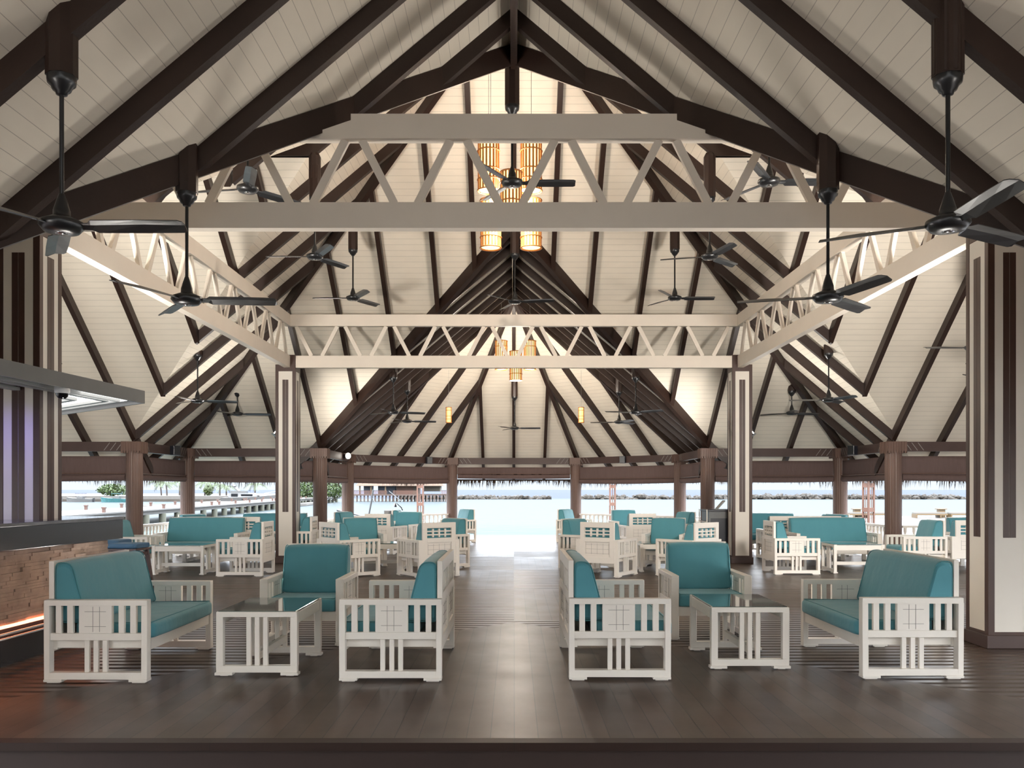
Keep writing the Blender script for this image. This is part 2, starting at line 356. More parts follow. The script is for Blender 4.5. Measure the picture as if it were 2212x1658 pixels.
# ============================================================ TRUSSES
def truss(name_label, fn, top0, top1, bot0, bot1, ks, base):
    """fn(s, z, t) -> world point; s along the truss, t across its thickness"""
    o = empty('roof_truss', base, name_label, 'roof truss')
    inv = Matrix.Translation(Vector(base)).inverted()
    def chord(s0, s1, z0, z1, nm):
        mb = MB(); vs = [inv @ fn(s_, z_, t_) for s_ in (s0, s1) for z_ in (z0, z1) for t_ in (0, .12)]
        mb.add(vs, [(0, 1, 3, 2), (4, 6, 7, 5), (0, 4, 5, 1), (2, 3, 7, 6), (0, 2, 6, 4), (1, 5, 7, 3)]); mb.build(nm, M['cream'], o)
    chord(bot0, bot1, 2.486, 2.730, 'bottom_chord')
    if base[1] < 9 and abs(base[0]) < 1:
        mb = MB()
        for t_ in (0,):
            prof = [(-2.06, 3.336), (2.06, 3.336), (1.55, 3.51), (1.55, 3.571), (-1.55, 3.571), (-1.55, 3.51)]
            a = [inv @ fn(s_, z_, 0) for s_, z_ in prof]; b = [inv @ fn(s_, z_, .12) for s_, z_ in prof]; n = len(a)
            mb.add(a+b, [tuple(range(n)), tuple(range(2*n-1, n-1, -1))]+[(i, (i+1) % n, n+(i+1) % n, n+i) for i in range(n)])
        mb.build('top_chord', M['cream'], o)
    else: chord(top0, top1, 3.336, 3.571, 'top_chord')
    nrm = fn(0, 0, 1)-fn(0, 0, 0)
    for k in ks:
        for (s0, z0, s1, z1) in ((-.45+k, 3.336, -.14+k, 2.73), (.08+k, 2.73, .39+k, 3.336)):
            if min(s0, s1) < bot0-.02 or max(s0, s1) > bot1+.02: continue
            mb = MB(); mb.strut(inv @ fn(s0, z0, .06), inv @ fn(s1, z1, .06), .075, .05, nrm); mb.build('web_member', M['cream'], o)
    return o
truss('near cream timber truss crossing above the front sofas', lambda s_, z_, t_: P(s_, 8.36+t_, z_), -4.5, 4.5, -4.5, 4.5, range(-4, 5), (0, 8.42, EYE+2.486))
truss('far cream timber truss between the two rear columns', lambda s_, z_, t_: P(s_, 17.94+t_, z_), -4.6, 4.6, -4.46, 4.46, range(-4, 5), (0, 18.0, EYE+2.486))
for sg, nm in ((-1, 'left'), (1, 'right')):
    truss('cream timber truss along the %s side of the hall' % nm, (lambda g: (lambda s_, z_, t_: P(g*(4.56+t_), s_, z_)))(sg), 8.75, 18.0, 8.5, 18.0, range(9, 19), (sg*4.62, 13.3, EYE+2.486))

# ============================================================ SQUARE COLUMNS
def column(x, d, label):
    """x = outer corner nearest the axis, d = front face"""
    g = 1 if x > 0 else -1; cx = x+g*.205; cy = d+.205
    o = empty('column', (cx, cy, 0), label, 'column')
    mb = MB(); mb.box(-.198, .198, -.198, .198, .12, EYE+2.55); mb.build('core', M['coldark'], o)
    mb = MB()
    for sx_ in (-1, 1):
        for sy in (-1, 1): mb.box(min(sx_*.14, sx_*.205), max(sx_*.14, sx_*.205), min(sy*.14, sy*.205), max(sy*.14, sy*.205), .1, EYE+2.55)
    for z0, z1 in ((.1, .154), (EYE+2.41, EYE+2.55)): mb.box(-.204, .204, -.204, .204, z0, z1)
    mb.build('corner_trim', M['coldark'], o, .004)
    mb = MB(); mb.box(-.225, .225, -.225, .225, 0, .125); mb.build('plinth', M['eave'], o, .005)
    for i in range(4):
        Mx = Matrix.Rotation(i*math.pi/2, 4, 'Z')
        mb = MB(); mb.box(-.14, .14, -.2005, -.19, .154, EYE+2.41, 0, Mx); p = mb.build('panel', M['colcream'], o)
        mb = MB(); mb.box(-.06, .0-.002, -.2035, -.2, 1.045, EYE+2.24, 0, Mx); mb.box(.002, .06, -.2035, -.2, 1.045, EYE+2.24, 0, Mx)
        mb.build('inlay_strip', M['coldark'], p)
    mb = MB(); mb.box(-g*.205-(.16 if g < 0 else 0)+0, -g*.205+(0 if g < 0 else .16), -.2, -.04, EYE+2.55, EYE+2.745) if g > 0 else mb.box(.045, .205, -.2, -.04, EYE+2.55, EYE+2.745)
    mb.build('cap_block', M['coldark'], o)
    return o
column(-4.48, 8.31, 'front left square column rising behind the bar counter')
column(4.48, 8.31, 'front right square column beside the right sofa')
column(-4.45, 17.92, 'rear left square column, cream panels with dark inlay')
column(4.45, 17.92, 'rear right square column beside the host stand')

# ============================================================ PERIMETER POSTS, BEAMS, BLINDS
def octpts(a, v0, vc):
    b = a*math.tan(R(22.5)); return [(a, v0), (a, vc+b), (b, vc+a)]
far = octpts(AF, DB, VC)
sidep = octpts(AS, HW, SV)
PN = {}
PN['inner corner post left of the far bay'] = (-AF, DB)
PN['inner corner post right of the far bay'] = (AF, DB)
PN['second post on the left of the far bay'] = (-AF, far[1][1])
PN['second post on the right of the far bay'] = (AF, far[1][1])
PN['post at the left of the open sea doorway'] = (-far[2][0], far[2][1])
PN['post at the right of the open sea doorway'] = (far[2][0], far[2][1])
PN['corner post behind the left sofa group'] = (-HW, DB)
PN['corner post behind the right sofa group'] = (HW, DB)
PN['post rising beyond the end of the bar'] = (-HW, DC+AS)
PN['post beside the far right armchair'] = (HW, DC+AS)
PN['post of the left bay hidden behind the column'] = (-sidep[1][1], DC+AS)
PN['post of the right bay hidden behind the column'] = (sidep[1][1], DC+AS)
def post(x, d, label):
    o = empty('round_post', (x, d, 0), label+', brown and fluted', 'post')
    mb = MB(); mb.lathe([(.17, 0), (.17, EYE+.80)], n=48, flute=.035); mb.build('shaft', M['post'], o)
    mb = MB(); mb.box(-.2, .2, -.2, .2, EYE+.80, EYE+1.0)
    for i in range(4):
        Mx = Matrix.Rotation(i*math.pi/2, 4, 'Z')
        for k in range(7): mb.box(-.19+k*.056, -.19+k*.056+.035, -.208, -.2, EYE+.76, EYE+.99, 0, Mx)
    mb.build('capital', M['post'], o); return o
for lb, (x, d) in PN.items(): post(x, d, lb)
def beam(a, b, lb):
    mb = MB(); mb.bar(P(a[0], a[1], .8), P(b[0], b[1], .8), .12, .2)
    # three diagonal grooves near the ends
    o = mb.build('eave_beam', M['eave']); tag(o, lb, 'beam')
    A, B = P(a[0], a[1], .8), P(b[0], b[1], .8); d = (B-A).normalized(); n = Vector((-d.y, d.x, 0))
    if n.y > 0: n = -n
    if abs(n.y) < .2 and n.x*A.x > 0: n = -n
    L = (B-A).length
    mb = MB()
    for k in range(3):
        for s0, dr in ((.35+k*.13, 1), (L-.35-k*.13, -1)):
            if L < 1.5 and k > 1: continue
            mb.strut(A+d*s0+n*.062+Z*.02, A+d*(s0-dr*.12)+n*.062+Z*.18, .012, .004, n)
    mb.build('groove_line', M['groove'], o)
    return o
def blind(a, b, lb, low=.2, roll=True):
    A, B = P(a[0], a[1], 0), P(b[0], b[1], 0); d = (B-A).normalized(); n = Vector((-d.y, d.x, 0)); L = (B-A).length
    o = empty('roller_blind', (A+B)/2*1.0, lb, 'blind'); inv = Matrix.Translation(-(A+B)/2)
    N = max(8, int(L/.12)); mb = MB(); rows = []
    zs = [.70, .62, .52, .42, low+.14, low+.12]
    for side_ in (1, -1):
        for z in zs:
            rows.append([inv @ (A+d*(.18+(L-.36)*i/N)+n*(side_*.012+.012*math.sin(i*1.9)*math.sin(i*.7+z*9)*(0.2+ (0.7-z)))+Z*z) for i in range(N+1)])
    m = len(zs); vs = [v for r_ in rows for v in r_]; fs = []
    for s_ in (0, m):
        for j in range(m-1):
            for i in range(N): q = (s_+j)*(N+1)+i; fs.append((q, q+1, q+N+2, q+N+1))
    for i in range(N):
        fs.append((i, i+1, m*(N+1)+i+1, m*(N+1)+i))
    mb.add(vs, fs, 0, True); mb.build('canvas', M['blind'], o)
    mb = MB(); K = 12; ring = []
    for i in range(N+1):
        c = inv @ (A+d*(.18+(L-.36)*i/N)+Z*(low+.07-(.02*math.sin(math.pi*i/N) if L > 3 else 0)))
        ring.append([c+n*.055*math.cos(2*math.pi*k/K)+Z*.07*math.sin(2*math.pi*k/K) for k in range(K)])
    mb.loft(ring); mb.build('rolled_hem', M['blind'], o)
    mb = MB(); mb.tube([inv @ (A+d*.18+n*-.04+Z*(low+.15)), inv @ (B-d*.18+n*-.04+Z*(low+.15))], .012, 6); mb.build('batten', M['post'], o)
    return o
segs = [((-sidep[1][1], DC+AS), (-HW, DC+AS), 'frontal left bay'), ((-HW, DC+AS), (-HW, DB), 'left step behind the bar end'),
        ((-HW, DB), (-AF, DB), 'left half of the rear eave'), ((-AF, DB), (-AF, far[1][1]), 'left flank of the far bay'),
        ((-AF, far[1][1]), (-far[2][0], far[2][1]), 'left corner of the far bay'), ((-far[2][0], far[2][1]), (far[2][0], far[2][1]), 'open sea doorway'),
        ((far[2][0], far[2][1]), (AF, far[1][1]), 'right corner of the far bay'), ((AF, far[1][1]), (AF, DB), 'right flank of the far bay'),
        ((AF, DB), (HW, DB), 'right half of the rear eave'), ((HW, DB), (HW, DC+AS), 'right step beside the far right armchair'),
        ((HW, DC+AS), (sidep[1][1], DC+AS), 'frontal right bay')]
for a, b, lb in segs:
    beam(a, b, 'brown eave beam above the '+lb)
    blind(a, b, 'rolled brown canvas blind over the '+lb, low=.35 if 'doorway' in lb else .19)

# soffit thatch fringe along the overhang
def fringe(a, b, lb):
    A, B = P(a[0], a[1], ZO+.03), P(b[0], b[1], ZO+.03); L = (B-A).length; d = (B-A).normalized(); n = Vector((-d.y, d.x, 0))
    mb = MB(); mb.bar(A-Z*.03, B-Z*.03, .06, .05)
    for i in range(int(L*75)):
        p = A+d*random.uniform(0, L)+n*random.uniform(-.05, .05); w = random.uniform(.007, .016); h = random.uniform(.10, .27)*(1.0+.35*math.sin(p.x*2.1+p.y))
        t = d*random.uniform(-.05, .05)+n*random.uniform(-.03, .03)
        mb.add([p-d*w, p+d*w, p+n*w, p+t-Z*h], [(0, 1, 3), (1, 2, 3), (2, 0, 3)])
    o = mb.build('thatch_fringe', M['thatch']); tag(o, 'dry thatch fringe hanging from the eave of the '+lb, 'thatch', kind='stuff'); return o
k = (AF+OV)/AF; bF = AF*math.tan(R(22.5)); ks_ = (AS+OV)/AS; bS = AS*math.tan(R(22.5))
o1 = (AF+OV, DB+OV); o2 = (AF+OV, VC+bF*k); o3 = (bF*k, VC+AF+OV); s1 = (E2, DC+AS+OV); s2 = (SV+bS*ks_, DC+AS+OV); c1 = (E2, DB+OV)
fringe((-o3[0], o3[1]), o3, 'open sea doorway')
for g, nm in ((-1, 'left'), (1, 'right')):
    f_ = lambda p: (g*p[0], p[1])
    for a, b, lb in ((o3, o2, 'corner of the far bay'), (o2, o1, 'flank of the far bay'), (o1, c1, 'half of the rear eave'), (c1, s1, 'stepped eave'), (s1, s2, 'frontal bay')):
        fringe(f_(a), f_(b), nm+' '+lb)

# ============================================================ RAILINGS
def bal_mesh():
    mb = MB(); mb.lathe([(.035, .08), (.035, .14), (.022, .17), (.034, .27), (.040, .36), (.030, .48), (.020, .58), (.033, .62), (.033, .70)], n=8)
    return mb
BAL = None
def railing(a, b, lb):
    global BAL
    A, B = Vector((a[0], a[1], 0)), Vector((b[0], b[1], 0)); d = (B-A).normalized(); L = (B-A).length; c = (A+B)/2
    o = empty('railing', c, lb, 'railing')
    mb = MB(); mb.bar(A+d*.18-c, B-d*.18-c, .09, .05, off=.70); mb.build('top_rail', M['white'], o)
    mb = MB(); mb.bar(A+d*.18-c, B-d*.18-c, .07, .04, off=.04); mb.build('bottom_rail', M['white'], o)
    n = int((L-.5)/.17)
    for i in range(n+1):
        p = A+d*(.25+(L-.5)*i/n)-c
        if BAL is None: q = bal_mesh().build('baluster', M['white'], o); BAL = q
        else: q = BAL.copy(); COL.objects.link(q); q.parent = o
        q.location = p
for i in (0, 1, 2, 3, 4, 6, 7, 8, 9, 10):
    a, b, lb = segs[i]; railing(a, b, 'white turned baluster railing under the '+lb)

# ============================================================ FLOOR
DK = 0.38
outline = [(-o3[0], o3[1]-OV+DK), (o3[0], o3[1]-OV+DK)]
def deck():
    mb = MB()
    b = bF*(AF+DK)/AF
    mb2 = [(-14.5, 5.25), (14.5, 5.25), (14.5, DC+AS+DK), (HW+DK, DC+AS+DK), (HW+DK, DB+DK), (AF+DK, DB+DK), (AF+DK, VC+b), (b, VC+AF+DK), (-b, VC+AF+DK), (-AF-DK, VC+b), (-AF-DK, DB+DK), (-HW-DK, DB+DK), (-HW-DK, DC+AS+DK), (-14.5, DC+AS+DK)]
    # base slab just below
    mb.slab([(x_, y_, -.34) for x_, y_ in mb2], .32, 2)
    def q(pts, mi): mb.add([(x_, y_, 0) for x_, y_ in pts], [tuple(range(len(pts)))], mi)
    yk = 9.97-4.72
    q([(-14.5, 5.25), (-4.72, 5.25), (-4.72, yk), (-4.72, 10.1), (-14.5, 10.1)], 1); q([(4.72, 5.25), (14.5, 5.25), (14.5, 10.1), (4.72, 10.1), (4.72, yk)], 1)
    q([(-4.72, 5.25), (4.72, 5.25), (0, 9.97)], 0)
    q([(-4.72, 5.25), (0, 9.97), (0, 10.12), (-4.72, 10.12)], 1); q([(0, 9.97), (4.72, 5.25), (4.72, 10.12), (0, 10.12)], 1)
    ys = [10.12, 13.25, 16.45, 19.6, 21.43]
    xs = [-14.5, -12.8, -9.6, -6.4, -3.2, 0, 3.2, 6.4, 9.6, 12.8, 14.5]
    for j in range(len(ys)-1):
        for i in range(len(xs)-1):
            x0, x1, y0, y1 = xs[i], xs[i+1], ys[j], ys[j+1]
            if y0 > DC+AS+DK-.1:
                if abs((x0+x1)/2) > HW+DK: continue
                x0, x1 = max(x0, -HW-DK), min(x1, HW+DK)
            elif y1 > DC+AS+DK and abs((x0+x1)/2) > HW+DK: y1 = DC+AS+DK
            par = (i+j) % 2
            q([(x0, y0), (x1, y0), (x1, y1), (x0, y1)], 0 if par == (1 if True else 0) else 1)
    q([(-HW-DK, 21.43), (HW+DK, 21.43), (HW+DK, DB+DK), (AF+DK, DB+DK), (AF+DK, VC+b), (b, VC+AF+DK), (-b, VC+AF+DK), (-AF-DK, VC+b), (-AF-DK, DB+DK), (-HW-DK, DB+DK)], 0)
    o = mb.build('floor', [M['floor_y'], M['floor_x'], M['step']]); tag(o, 'worn brown timber deck floor with crosswise and lengthwise boards', 'floor', kind='structure')
    for p in o.data.polygons:
        pass
    mb = MB(); mb.box(-14.5, 14.5, 5.20, 5.3, -.045, .004)
    mb.box(-14.5, 14.5, 5.23, 5.3, -.34, -.045, 1)
    o = mb.build('trim_1', [M['step'], M['riser']]); tag(o, 'dark nosing and riser of the front step', 'step', kind='structure')
    mb = MB(); mb.box(-14.5, 14.5, -4, 5.3, -.45, -.34); o = mb.build('floor', M['step']); tag(o, 'dark lower floor before the step', 'floor', kind='structure')
deck()

# walls of the building behind the photographer (closes the entrance side)
mb = MB(); mb.box(-14.5, 14.5, -4.2, -4.0, -.5, 7.2); o = mb.build('wall_back', M['colcream']); tag(o, 'cream wall behind the entrance', 'wall', kind='structure')

# ============================================================ FURNITURE
def round_profile(pts, rad, n=4):
    out = []; N = len(pts)
    for i in range(N):
        p, a, b = Vector(pts[i]), Vector(pts[i-1]), Vector(pts[(i+1) % N])
        r_ = rad[i] if isinstance(rad, (list, tuple)) else rad
        u, w = (a-p).normalized(), (b-p).normalized(); p0, p2 = p+u*r_, p+w*r_
        for k_ in range(n+1):
            t = k_/n; out.append((1-t)**2*p0+2*t*(1-t)*p+t*t*p2)
    return out
def cushion(mb, prof, w, rad, puff=0.012, nx=10):
    """profile in (y, z) extruded along x with rounded ends"""
    pr = round_profile(prof, rad); c = sum(pr, Vector((0, 0)))/len(pr); rings = []
    st = [(0, .032), (.008, .014), (.022, .004), (.045, 0)]
    xs = [(-w/2+a, e_) for a, e_ in st]+[(-w/2+.045+(w-.09)*i/nx, 0) for i in range(1, nx)]+[(w/2-a, e_) for a, e_ in reversed(st)]
    for x_, e_ in xs:
        t = max(0, 1-abs(x_)/(w/2)); pf = puff*min(1, t*2.2)
        rg = []
        for p in pr:
            dv = p-c; L = dv.length
            q_ = c+dv*(1+(pf-e_)/L); rg.append(Vector((x_, q_.x, q_.y)))
        rings.append(rg)
    mb.loft(rings); return pr
DEP = .40
def side_frame(sx_):
    """arm, posts, slats and engraved panel; outer face at x = sx*(w/2); local x from 0 (outer) inwards handled by caller"""
    mb = MB(); t = .075
    y0 = -.40
    def bx(a, b, z0, z1, i0=0.0, i1=t): mb.box(min(sx_*(-i0), sx_*(-i1)), max(sx_*(-i0), sx_*(-i1)), y0+a, y0+b, z0, z1)
    bx(0, .80, .600, .643); bx(0, .045, .028, .600); bx(.758, .80, .028, .600)
    bx(.045, .758, .328, .384, .012, .06); bx(.045, .758, .028, .081)
    for a, b in ((.092, .139), (.185, .230), (.583, .629), (.674, .718)): bx(a, b, .384, .600, .018, .052)
    bx(.280, .536, .384, .600, .014, .056)
    for a in (.318, .389, .458): bx(a, a+.037, .081, .328, .02, .05)
    return mb
def side_lines(sx_):
    mb = MB(); y0 = -.4
    for i in ((.0125, .0142), (.0558, .0575)):
        xa, xb = sorted((-sx_*i[0], -sx_*i[1]))
        for a in (.372, .425): mb.box(xa, xb, y0+a, y0+a+.003, .395, .59)
        for z_ in (.435, .55): mb.box(xa, xb, y0+.325, y0+.49, z_, z_+.003)
    return mb
def back_frame(Wd, two):
    mb = MB(); h = Wd/2; u = h-.075; yb0, yb1 = .360, .400
    def bx(x0, x1, z0, z1, a=yb0, b=yb1): mb.box(x0, x1, a, b, z0, z1)
    # outline: bottom rail, lower panel, stiles, top rail
    bx(-h+.04, h-.04, .235, .34)
    secs = [(-u+.085, u-.085)] if not two else [(-u+.085, -.09), (.09, u-.085)]
    bx(-h+.04, -u+.085, .34, .643); bx(u-.085, h-.04, .34, .643)
    bx(-u, -u+.085, .643, .9375); bx(u-.085, u, .643, .9375)
    bx(-u+.085, u-.085, .845, .9375)
    bx(-u+.085, u-.085, .60, .675)
    if two:
        bx(-.09, -.03, .34, .60); bx(.03, .09, .34, .60); bx(-.09, -.03, .675, .845); bx(.03, .09, .675, .845)
        bx(-.03, .03, .74, .765); bx(-.03, .03, .60, .62); bx(-.03, .03, .655, .675); bx(-.03, .03, .47, .495)
    for a, b in secs:
        bx(a, b, .34, .60, yb0+.012, yb1-.012)                 # recessed lower panel
        for z_ in (.720, .778): bx(a, b, z_, z_+.022, yb0+.008, yb1-.008)
        n = 3 if (b-a) < .6 else 5
        for i in range(n):
            xc = a+(b-a)*(i+1)/(n+1); bx(xc-.014, xc+.014, .690, .832, yb0+.002, yb1-.002)
    return mb, secs
def back_lines(secs):
    mb = MB()
    for a, b in secs:
        n = 5
        for i in range(n): xx = a+.02+(b-a-.04)*i/(n-1); mb.box(xx-.0015, xx+.0015, .3875, .3895, .39, .575)
        for z_ in (.40, .475, .55): mb.box(a+.02, b-.02, .3875, .3895, z_, z_+.003)
    return mb
def seat_model(Wd, two, nm, kindlabel):
    root = empty(nm, (0, 0, 0), kindlabel, 'sofa' if Wd > 1 else 'armchair')
    for sx_ in (-1, 1):
        mb = side_frame(sx_); mb.xf(Matrix.Translation((sx_*Wd/2, 0, 0))); sf = mb.build('side_frame', M['white'], root, .0025)
        ml = side_lines(sx_); ml.xf(Matrix.Translation((sx_*Wd/2, 0, 0))); ml.build('engraved_grid', M['groove'], sf)
        for y_ in (-.33, .33):
            mb = MB(); mb.box(-.045, .045, y_-.07, y_+.07, .010, .028); mb.box(-.03, .03, y_-.05, y_+.05, 0, .010)
            mb.xf(Matrix.Translation((sx_*(Wd/2-.037), 0, 0))); mb.build('foot', M['white'], sf)
    mb, secs = back_frame(Wd, two); bf = mb.build('back_frame', M['white'], root, .002); back_lines(secs).build('engraved_grid', M['groove'], bf)
    mb = MB(); i = Wd/2-.07
    mb.box(-i, i, -.385, -.350, .240, .332); mb.box(-i, i, .33, .36, .25, .332); mb.box(-i, -i+.03, -.35, .33, .26, .325); mb.box(i-.03, i, -.35, .33, .26, .325)
    mb.box(-i, i, -.35, .33, .315, .326); mb.build('seat_frame', M['white'], root, .002)
    mb = MB(); w = Wd-.158
    cushion(mb, [(-.425, .335), (.20, .335), (.20, .455), (-.425, .455)], w, [.03, .02, .02, .035], .008); sc = mb.build('seat_cushion', M['teal'], root)
    mb = MB(); mb.tube([(-w/2+.012, .12, .452), (-w/2+.012, -.395, .458), (w/2-.012, -.395, .458), (w/2-.012, .12, .452)], .0045, 6); mb.build('piping', M['piping'], sc)
    mb = MB(); wb = Wd-.145
    prof = [(.105, .458), (.350, .458), (.350, .925), (.228, .928)]
    pr = cushion(mb, prof, wb, [.03, .02, .04, .065], .010); bc = mb.build('back_cushion', M['teal'], root)
    mb = MB()
    c = sum(pr, Vector((0, 0)))/len(pr)
    for sx_ in (-1, 1):
        mb = MB(); mb.tube([Vector((sx_*(wb/2-.012), p.x+(p-c).x*.002, p.y)) for p in pr], .0045, 6, closed=True); mb.build('piping', M['piping'], bc)
    return root
def table_model():
    root = empty('coffee_table', (0, 0, 0), 'x', 'coffee table')
    L, Wt = .91, .65   # L along y, Wt along x ; end frames at y = +-L/2
    for sy in (-1, 1):
        mb = MB(); ya, yb = sorted((sy*L/2, sy*(L/2-.055)))
        mb.box(-Wt/2, Wt/2, ya, yb, .028, .083); mb.box(-Wt/2, Wt/2, ya, yb, .475, .517)
        for sx_ in (-1, 1): mb.box(min(sx_*Wt/2, sx_*(Wt/2-.055)), max(sx_*Wt/2, sx_*(Wt/2-.055)), ya, yb, .083, .475)
        for x_ in (-.067, 0, .067): mb.box(x_-.019, x_+.019, ya+.01, yb-.01, .083, .475)
        ef = mb.build('end_frame', M['white'], root, .0025)
        for sx_ in (-1, 1):
            mb = MB(); mb.box(sx_*(Wt/2-.06)-.07, sx_*(Wt/2-.06)+.07, sy*(L/2-.03)-.04, sy*(L/2-.03)+.04, 0.008, .028); mb.box(sx_*(Wt/2-.06)-.03, sx_*(Wt/2-.06)+.03, sy*(L/2-.03)-.02, sy*(L/2-.03)+.02, 0, .008)
            mb.build('foot', M['white'], ef)
    for sx_ in (-1, 1):
        mb = MB(); a, b = sorted((sx_*(Wt/2-.008), sx_*(Wt/2-.035))); mb.box(a, b, -L/2+.055, L/2-.055, .415, .505); mb.build('apron', M['white'], root, .002)
    mb = MB(); mb.box(-.02, .02, -L/2+.05, L/2-.05, .13, .19); mb.build('stretcher', M['white'], root, .002)
    mb = MB(); mb.box(-Wt/2+.012, Wt/2-.012, -L/2+.012, L/2-.012, .505, .522); mb.build('glass_top', M['glass'], root, .002)
    return root

A_ = seat_model(.80, False, 'armchair', 'x'); A_['category'] = 'armchair'
L_ = seat_model(1.50, True, 'loveseat', 'x'); B_ = seat_model(1.66, True, 'long_sofa', 'x')
T_ = table_model()
used = set()
def place(proto, x, y, deg, label, group=None):
    o = proto if proto.name not in used else copy_tree(proto)
    used.add(proto.name)
    o.location = (x, y, 0); o.rotation_euler = (0, 0, R(deg)); o['label'] = label
    if group: o['group'] = group
    return o
GF = 'white framed seats with teal cushions'
# front group
place(L_, -3.245, 7.57, 90, 'large front left white loveseat with teal cushions beside the bar', GF)
place(L_, -.965, 7.62, -90, 'front white loveseat left of the aisle, its lattice back towards the aisle', GF)
place(L_, .835, 7.665, 90, 'front white loveseat right of the aisle, its lattice back towards the aisle', GF)
place(L_, 3.16, 7.71, -90, 'large front right white loveseat with teal cushions beside the column', GF)
place(A_, -2.03, 8.81, 0, 'white armchair behind the front left glass table, facing the camera', GF)
place(A_, 1.97, 9.16, 0, 'white armchair behind the front right glass table, facing the camera', GF)
place(T_, -2.07, 7.53, 0, 'front left white coffee table with glass top', 'white coffee tables')
place(T_, 1.975, 7.80, 0, 'front right white coffee table with glass top', 'white coffee tables')
# middle left
place(B_, -6.24, 17.62, 0, 'long teal sofa facing the camera behind the middle left table', GF)
place(T_, -5.90, 15.75, 90, 'middle left white coffee table before the long sofa', 'white coffee tables')
place(A_, -4.735, 15.56, -90, 'white armchair in side view just left of the rear left column', GF)
place(A_, -7.03, 16.3, 90, 'white armchair mostly hidden behind the bar stools', GF)
place(B_, -5.99, 18.5, 180, 'white sofa seen from behind, back to back with the left sofa', GF)
place(A_, -7.1, 20.0, 60, 'distant armchair at the foot of the left corner post', GF)
place(B_, -5.75, 20.9, 0, 'farthest left teal sofa partly hidden by the rear left column', GF)
place(A_, -4.57, 18.42, -88, 'armchair in side view just right of the rear left column', GF)
place(A_, -2.895, 15.39, 131, 'armchair seen from behind, leftmost of the centre left group', GF)
place(A_, -1.50, 15.36, 215, 'armchair seen from behind, left of the aisle in the centre left group', GF)
place(A_, -2.98, 17.35, 20, 'armchair facing the camera in the middle of the centre left group', GF)
place(A_, -1.41, 17.08, -53, 'angled armchair beside the aisle in the centre left group', GF)
place(T_, -2.47, 16.36, 90, 'white coffee table inside the centre left group', 'white coffee tables')
place(A_, -3.05, 20.8, 162, 'far left armchair turned to the sea, lattice back visible', GF)
place(A_, -2.75, 22.0, -20, 'far left armchair facing the camera with its teal seat showing', GF)
place(A_, -1.62, 25.3, -60, 'most distant armchair at the left side of the sea doorway', GF)
place(A_, -2.95, 24.4, 90, 'most distant white armchair by the left railing', GF)
place(A_, -4.05, 22.3, 70, 'far armchair in front of the second left post', GF)
# middle right
place(A_, 1.64, 15.47, 148, 'armchair seen from behind, right of the aisle in the centre right group', GF)
place(A_, 1.41, 16.88, 53, 'angled armchair beside the aisle in the centre right group', GF)
place(A_, 2.98, 17.25, -20, 'armchair facing the camera in the middle of the centre right group', GF)
place(A_, 3.04, 15.31, -139.5, 'armchair seen from behind, rightmost of the centre right group', GF)
place(T_, 2.75, 16.3, 90, 'white coffee table inside the centre right group', 'white coffee tables')
place(A_, 2.98, 21.1, 188, 'far right armchair turned to the sea, lattice back visible', GF)
place(A_, 3.1, 24.2, 10, 'far right armchair facing the camera under the right corner railing', GF)
place(A_, 1.75, 25.3, 60, 'most distant armchair at the right side of the sea doorway', GF)
place(A_, 4.1, 22.3, -70, 'far armchair in front of the second right post', GF)
place(A_, 4.99, 15.87, 90, 'white armchair in side view just right of the rear right column', GF)
place(B_, 6.35, 17.57, 0, 'long teal sofa facing the camera behind the middle right table', GF)
place(T_, 6.17, 16.03, 90, 'middle right white coffee table before the long sofa', 'white coffee tables')
place(B_, 6.17, 19.0, 180, 'white sofa seen from behind, back to back with the right sofa', GF)
place(B_, 5.95, 20.85, 0, 'farthest right teal sofa beyond the rear right column', GF)
place(A_, 7.5, 16.42, -90, 'white armchair facing left before the far right post', GF)
place(A_, 7.1, 20.0, -60, 'distant armchair at the foot of the right corner post', GF)
place(A_, 8.42, 16.5, 180, 'armchair seen from behind at the edge of the front right column', GF)
place(B_, 9.6, 17.65, 0, 'teal sofa mostly hidden behind the front right column', GF)

# ============================================================ CEILING FANS
def fan_model():
    root = empty('ceiling_fan', (0, 0, 0), 'x', 'ceiling fan')
    mb = MB(); mb.lathe([(.0, -.035), (.045, -.04), (.10, -.03), (.13, .005), (.125, .03), (.07, .055), (.05, .06), (.048, .10), (.03, .16), (.016, .20)], n=28); mo = mb.build('motor', M['blackm'], root)
    mb = MB(); mb.lathe([(.0, -.043), (.035, -.043), (.038, -.036), (.03, -.03)], n=20); mb.build('bottom_cap', M['chrome'], mo)
    for i in range(3):
        mb = MB(); Mx = Matrix.Rotation(i*2*math.pi/3, 4, 'Z') @ Matrix.Rotation(R(-14), 4, 'X')
        rings = []
        for r_, w_, s_ in ((.11, .03, 0), (.17, .035, 0), (.20, .068, 0), (.5, .070, .006), (.72, .066, .0), (.745, .05, 0)):
            rings.append([Mx @ Vector((r_, -w_, .008)), Mx @ Vector((r_, 0, .018+s_)), Mx @ Vector((r_, w_, .004)), Mx @ Vector((r_, w_, -.001)), Mx @ Vector((r_, 0, .012+s_)), Mx @ Vector((r_, -w_, .003))])
        mb.loft(rings, smooth=False); mb.build('blade', M['blade'], root)
    return root
F_ = fan_model(); fan_used = False
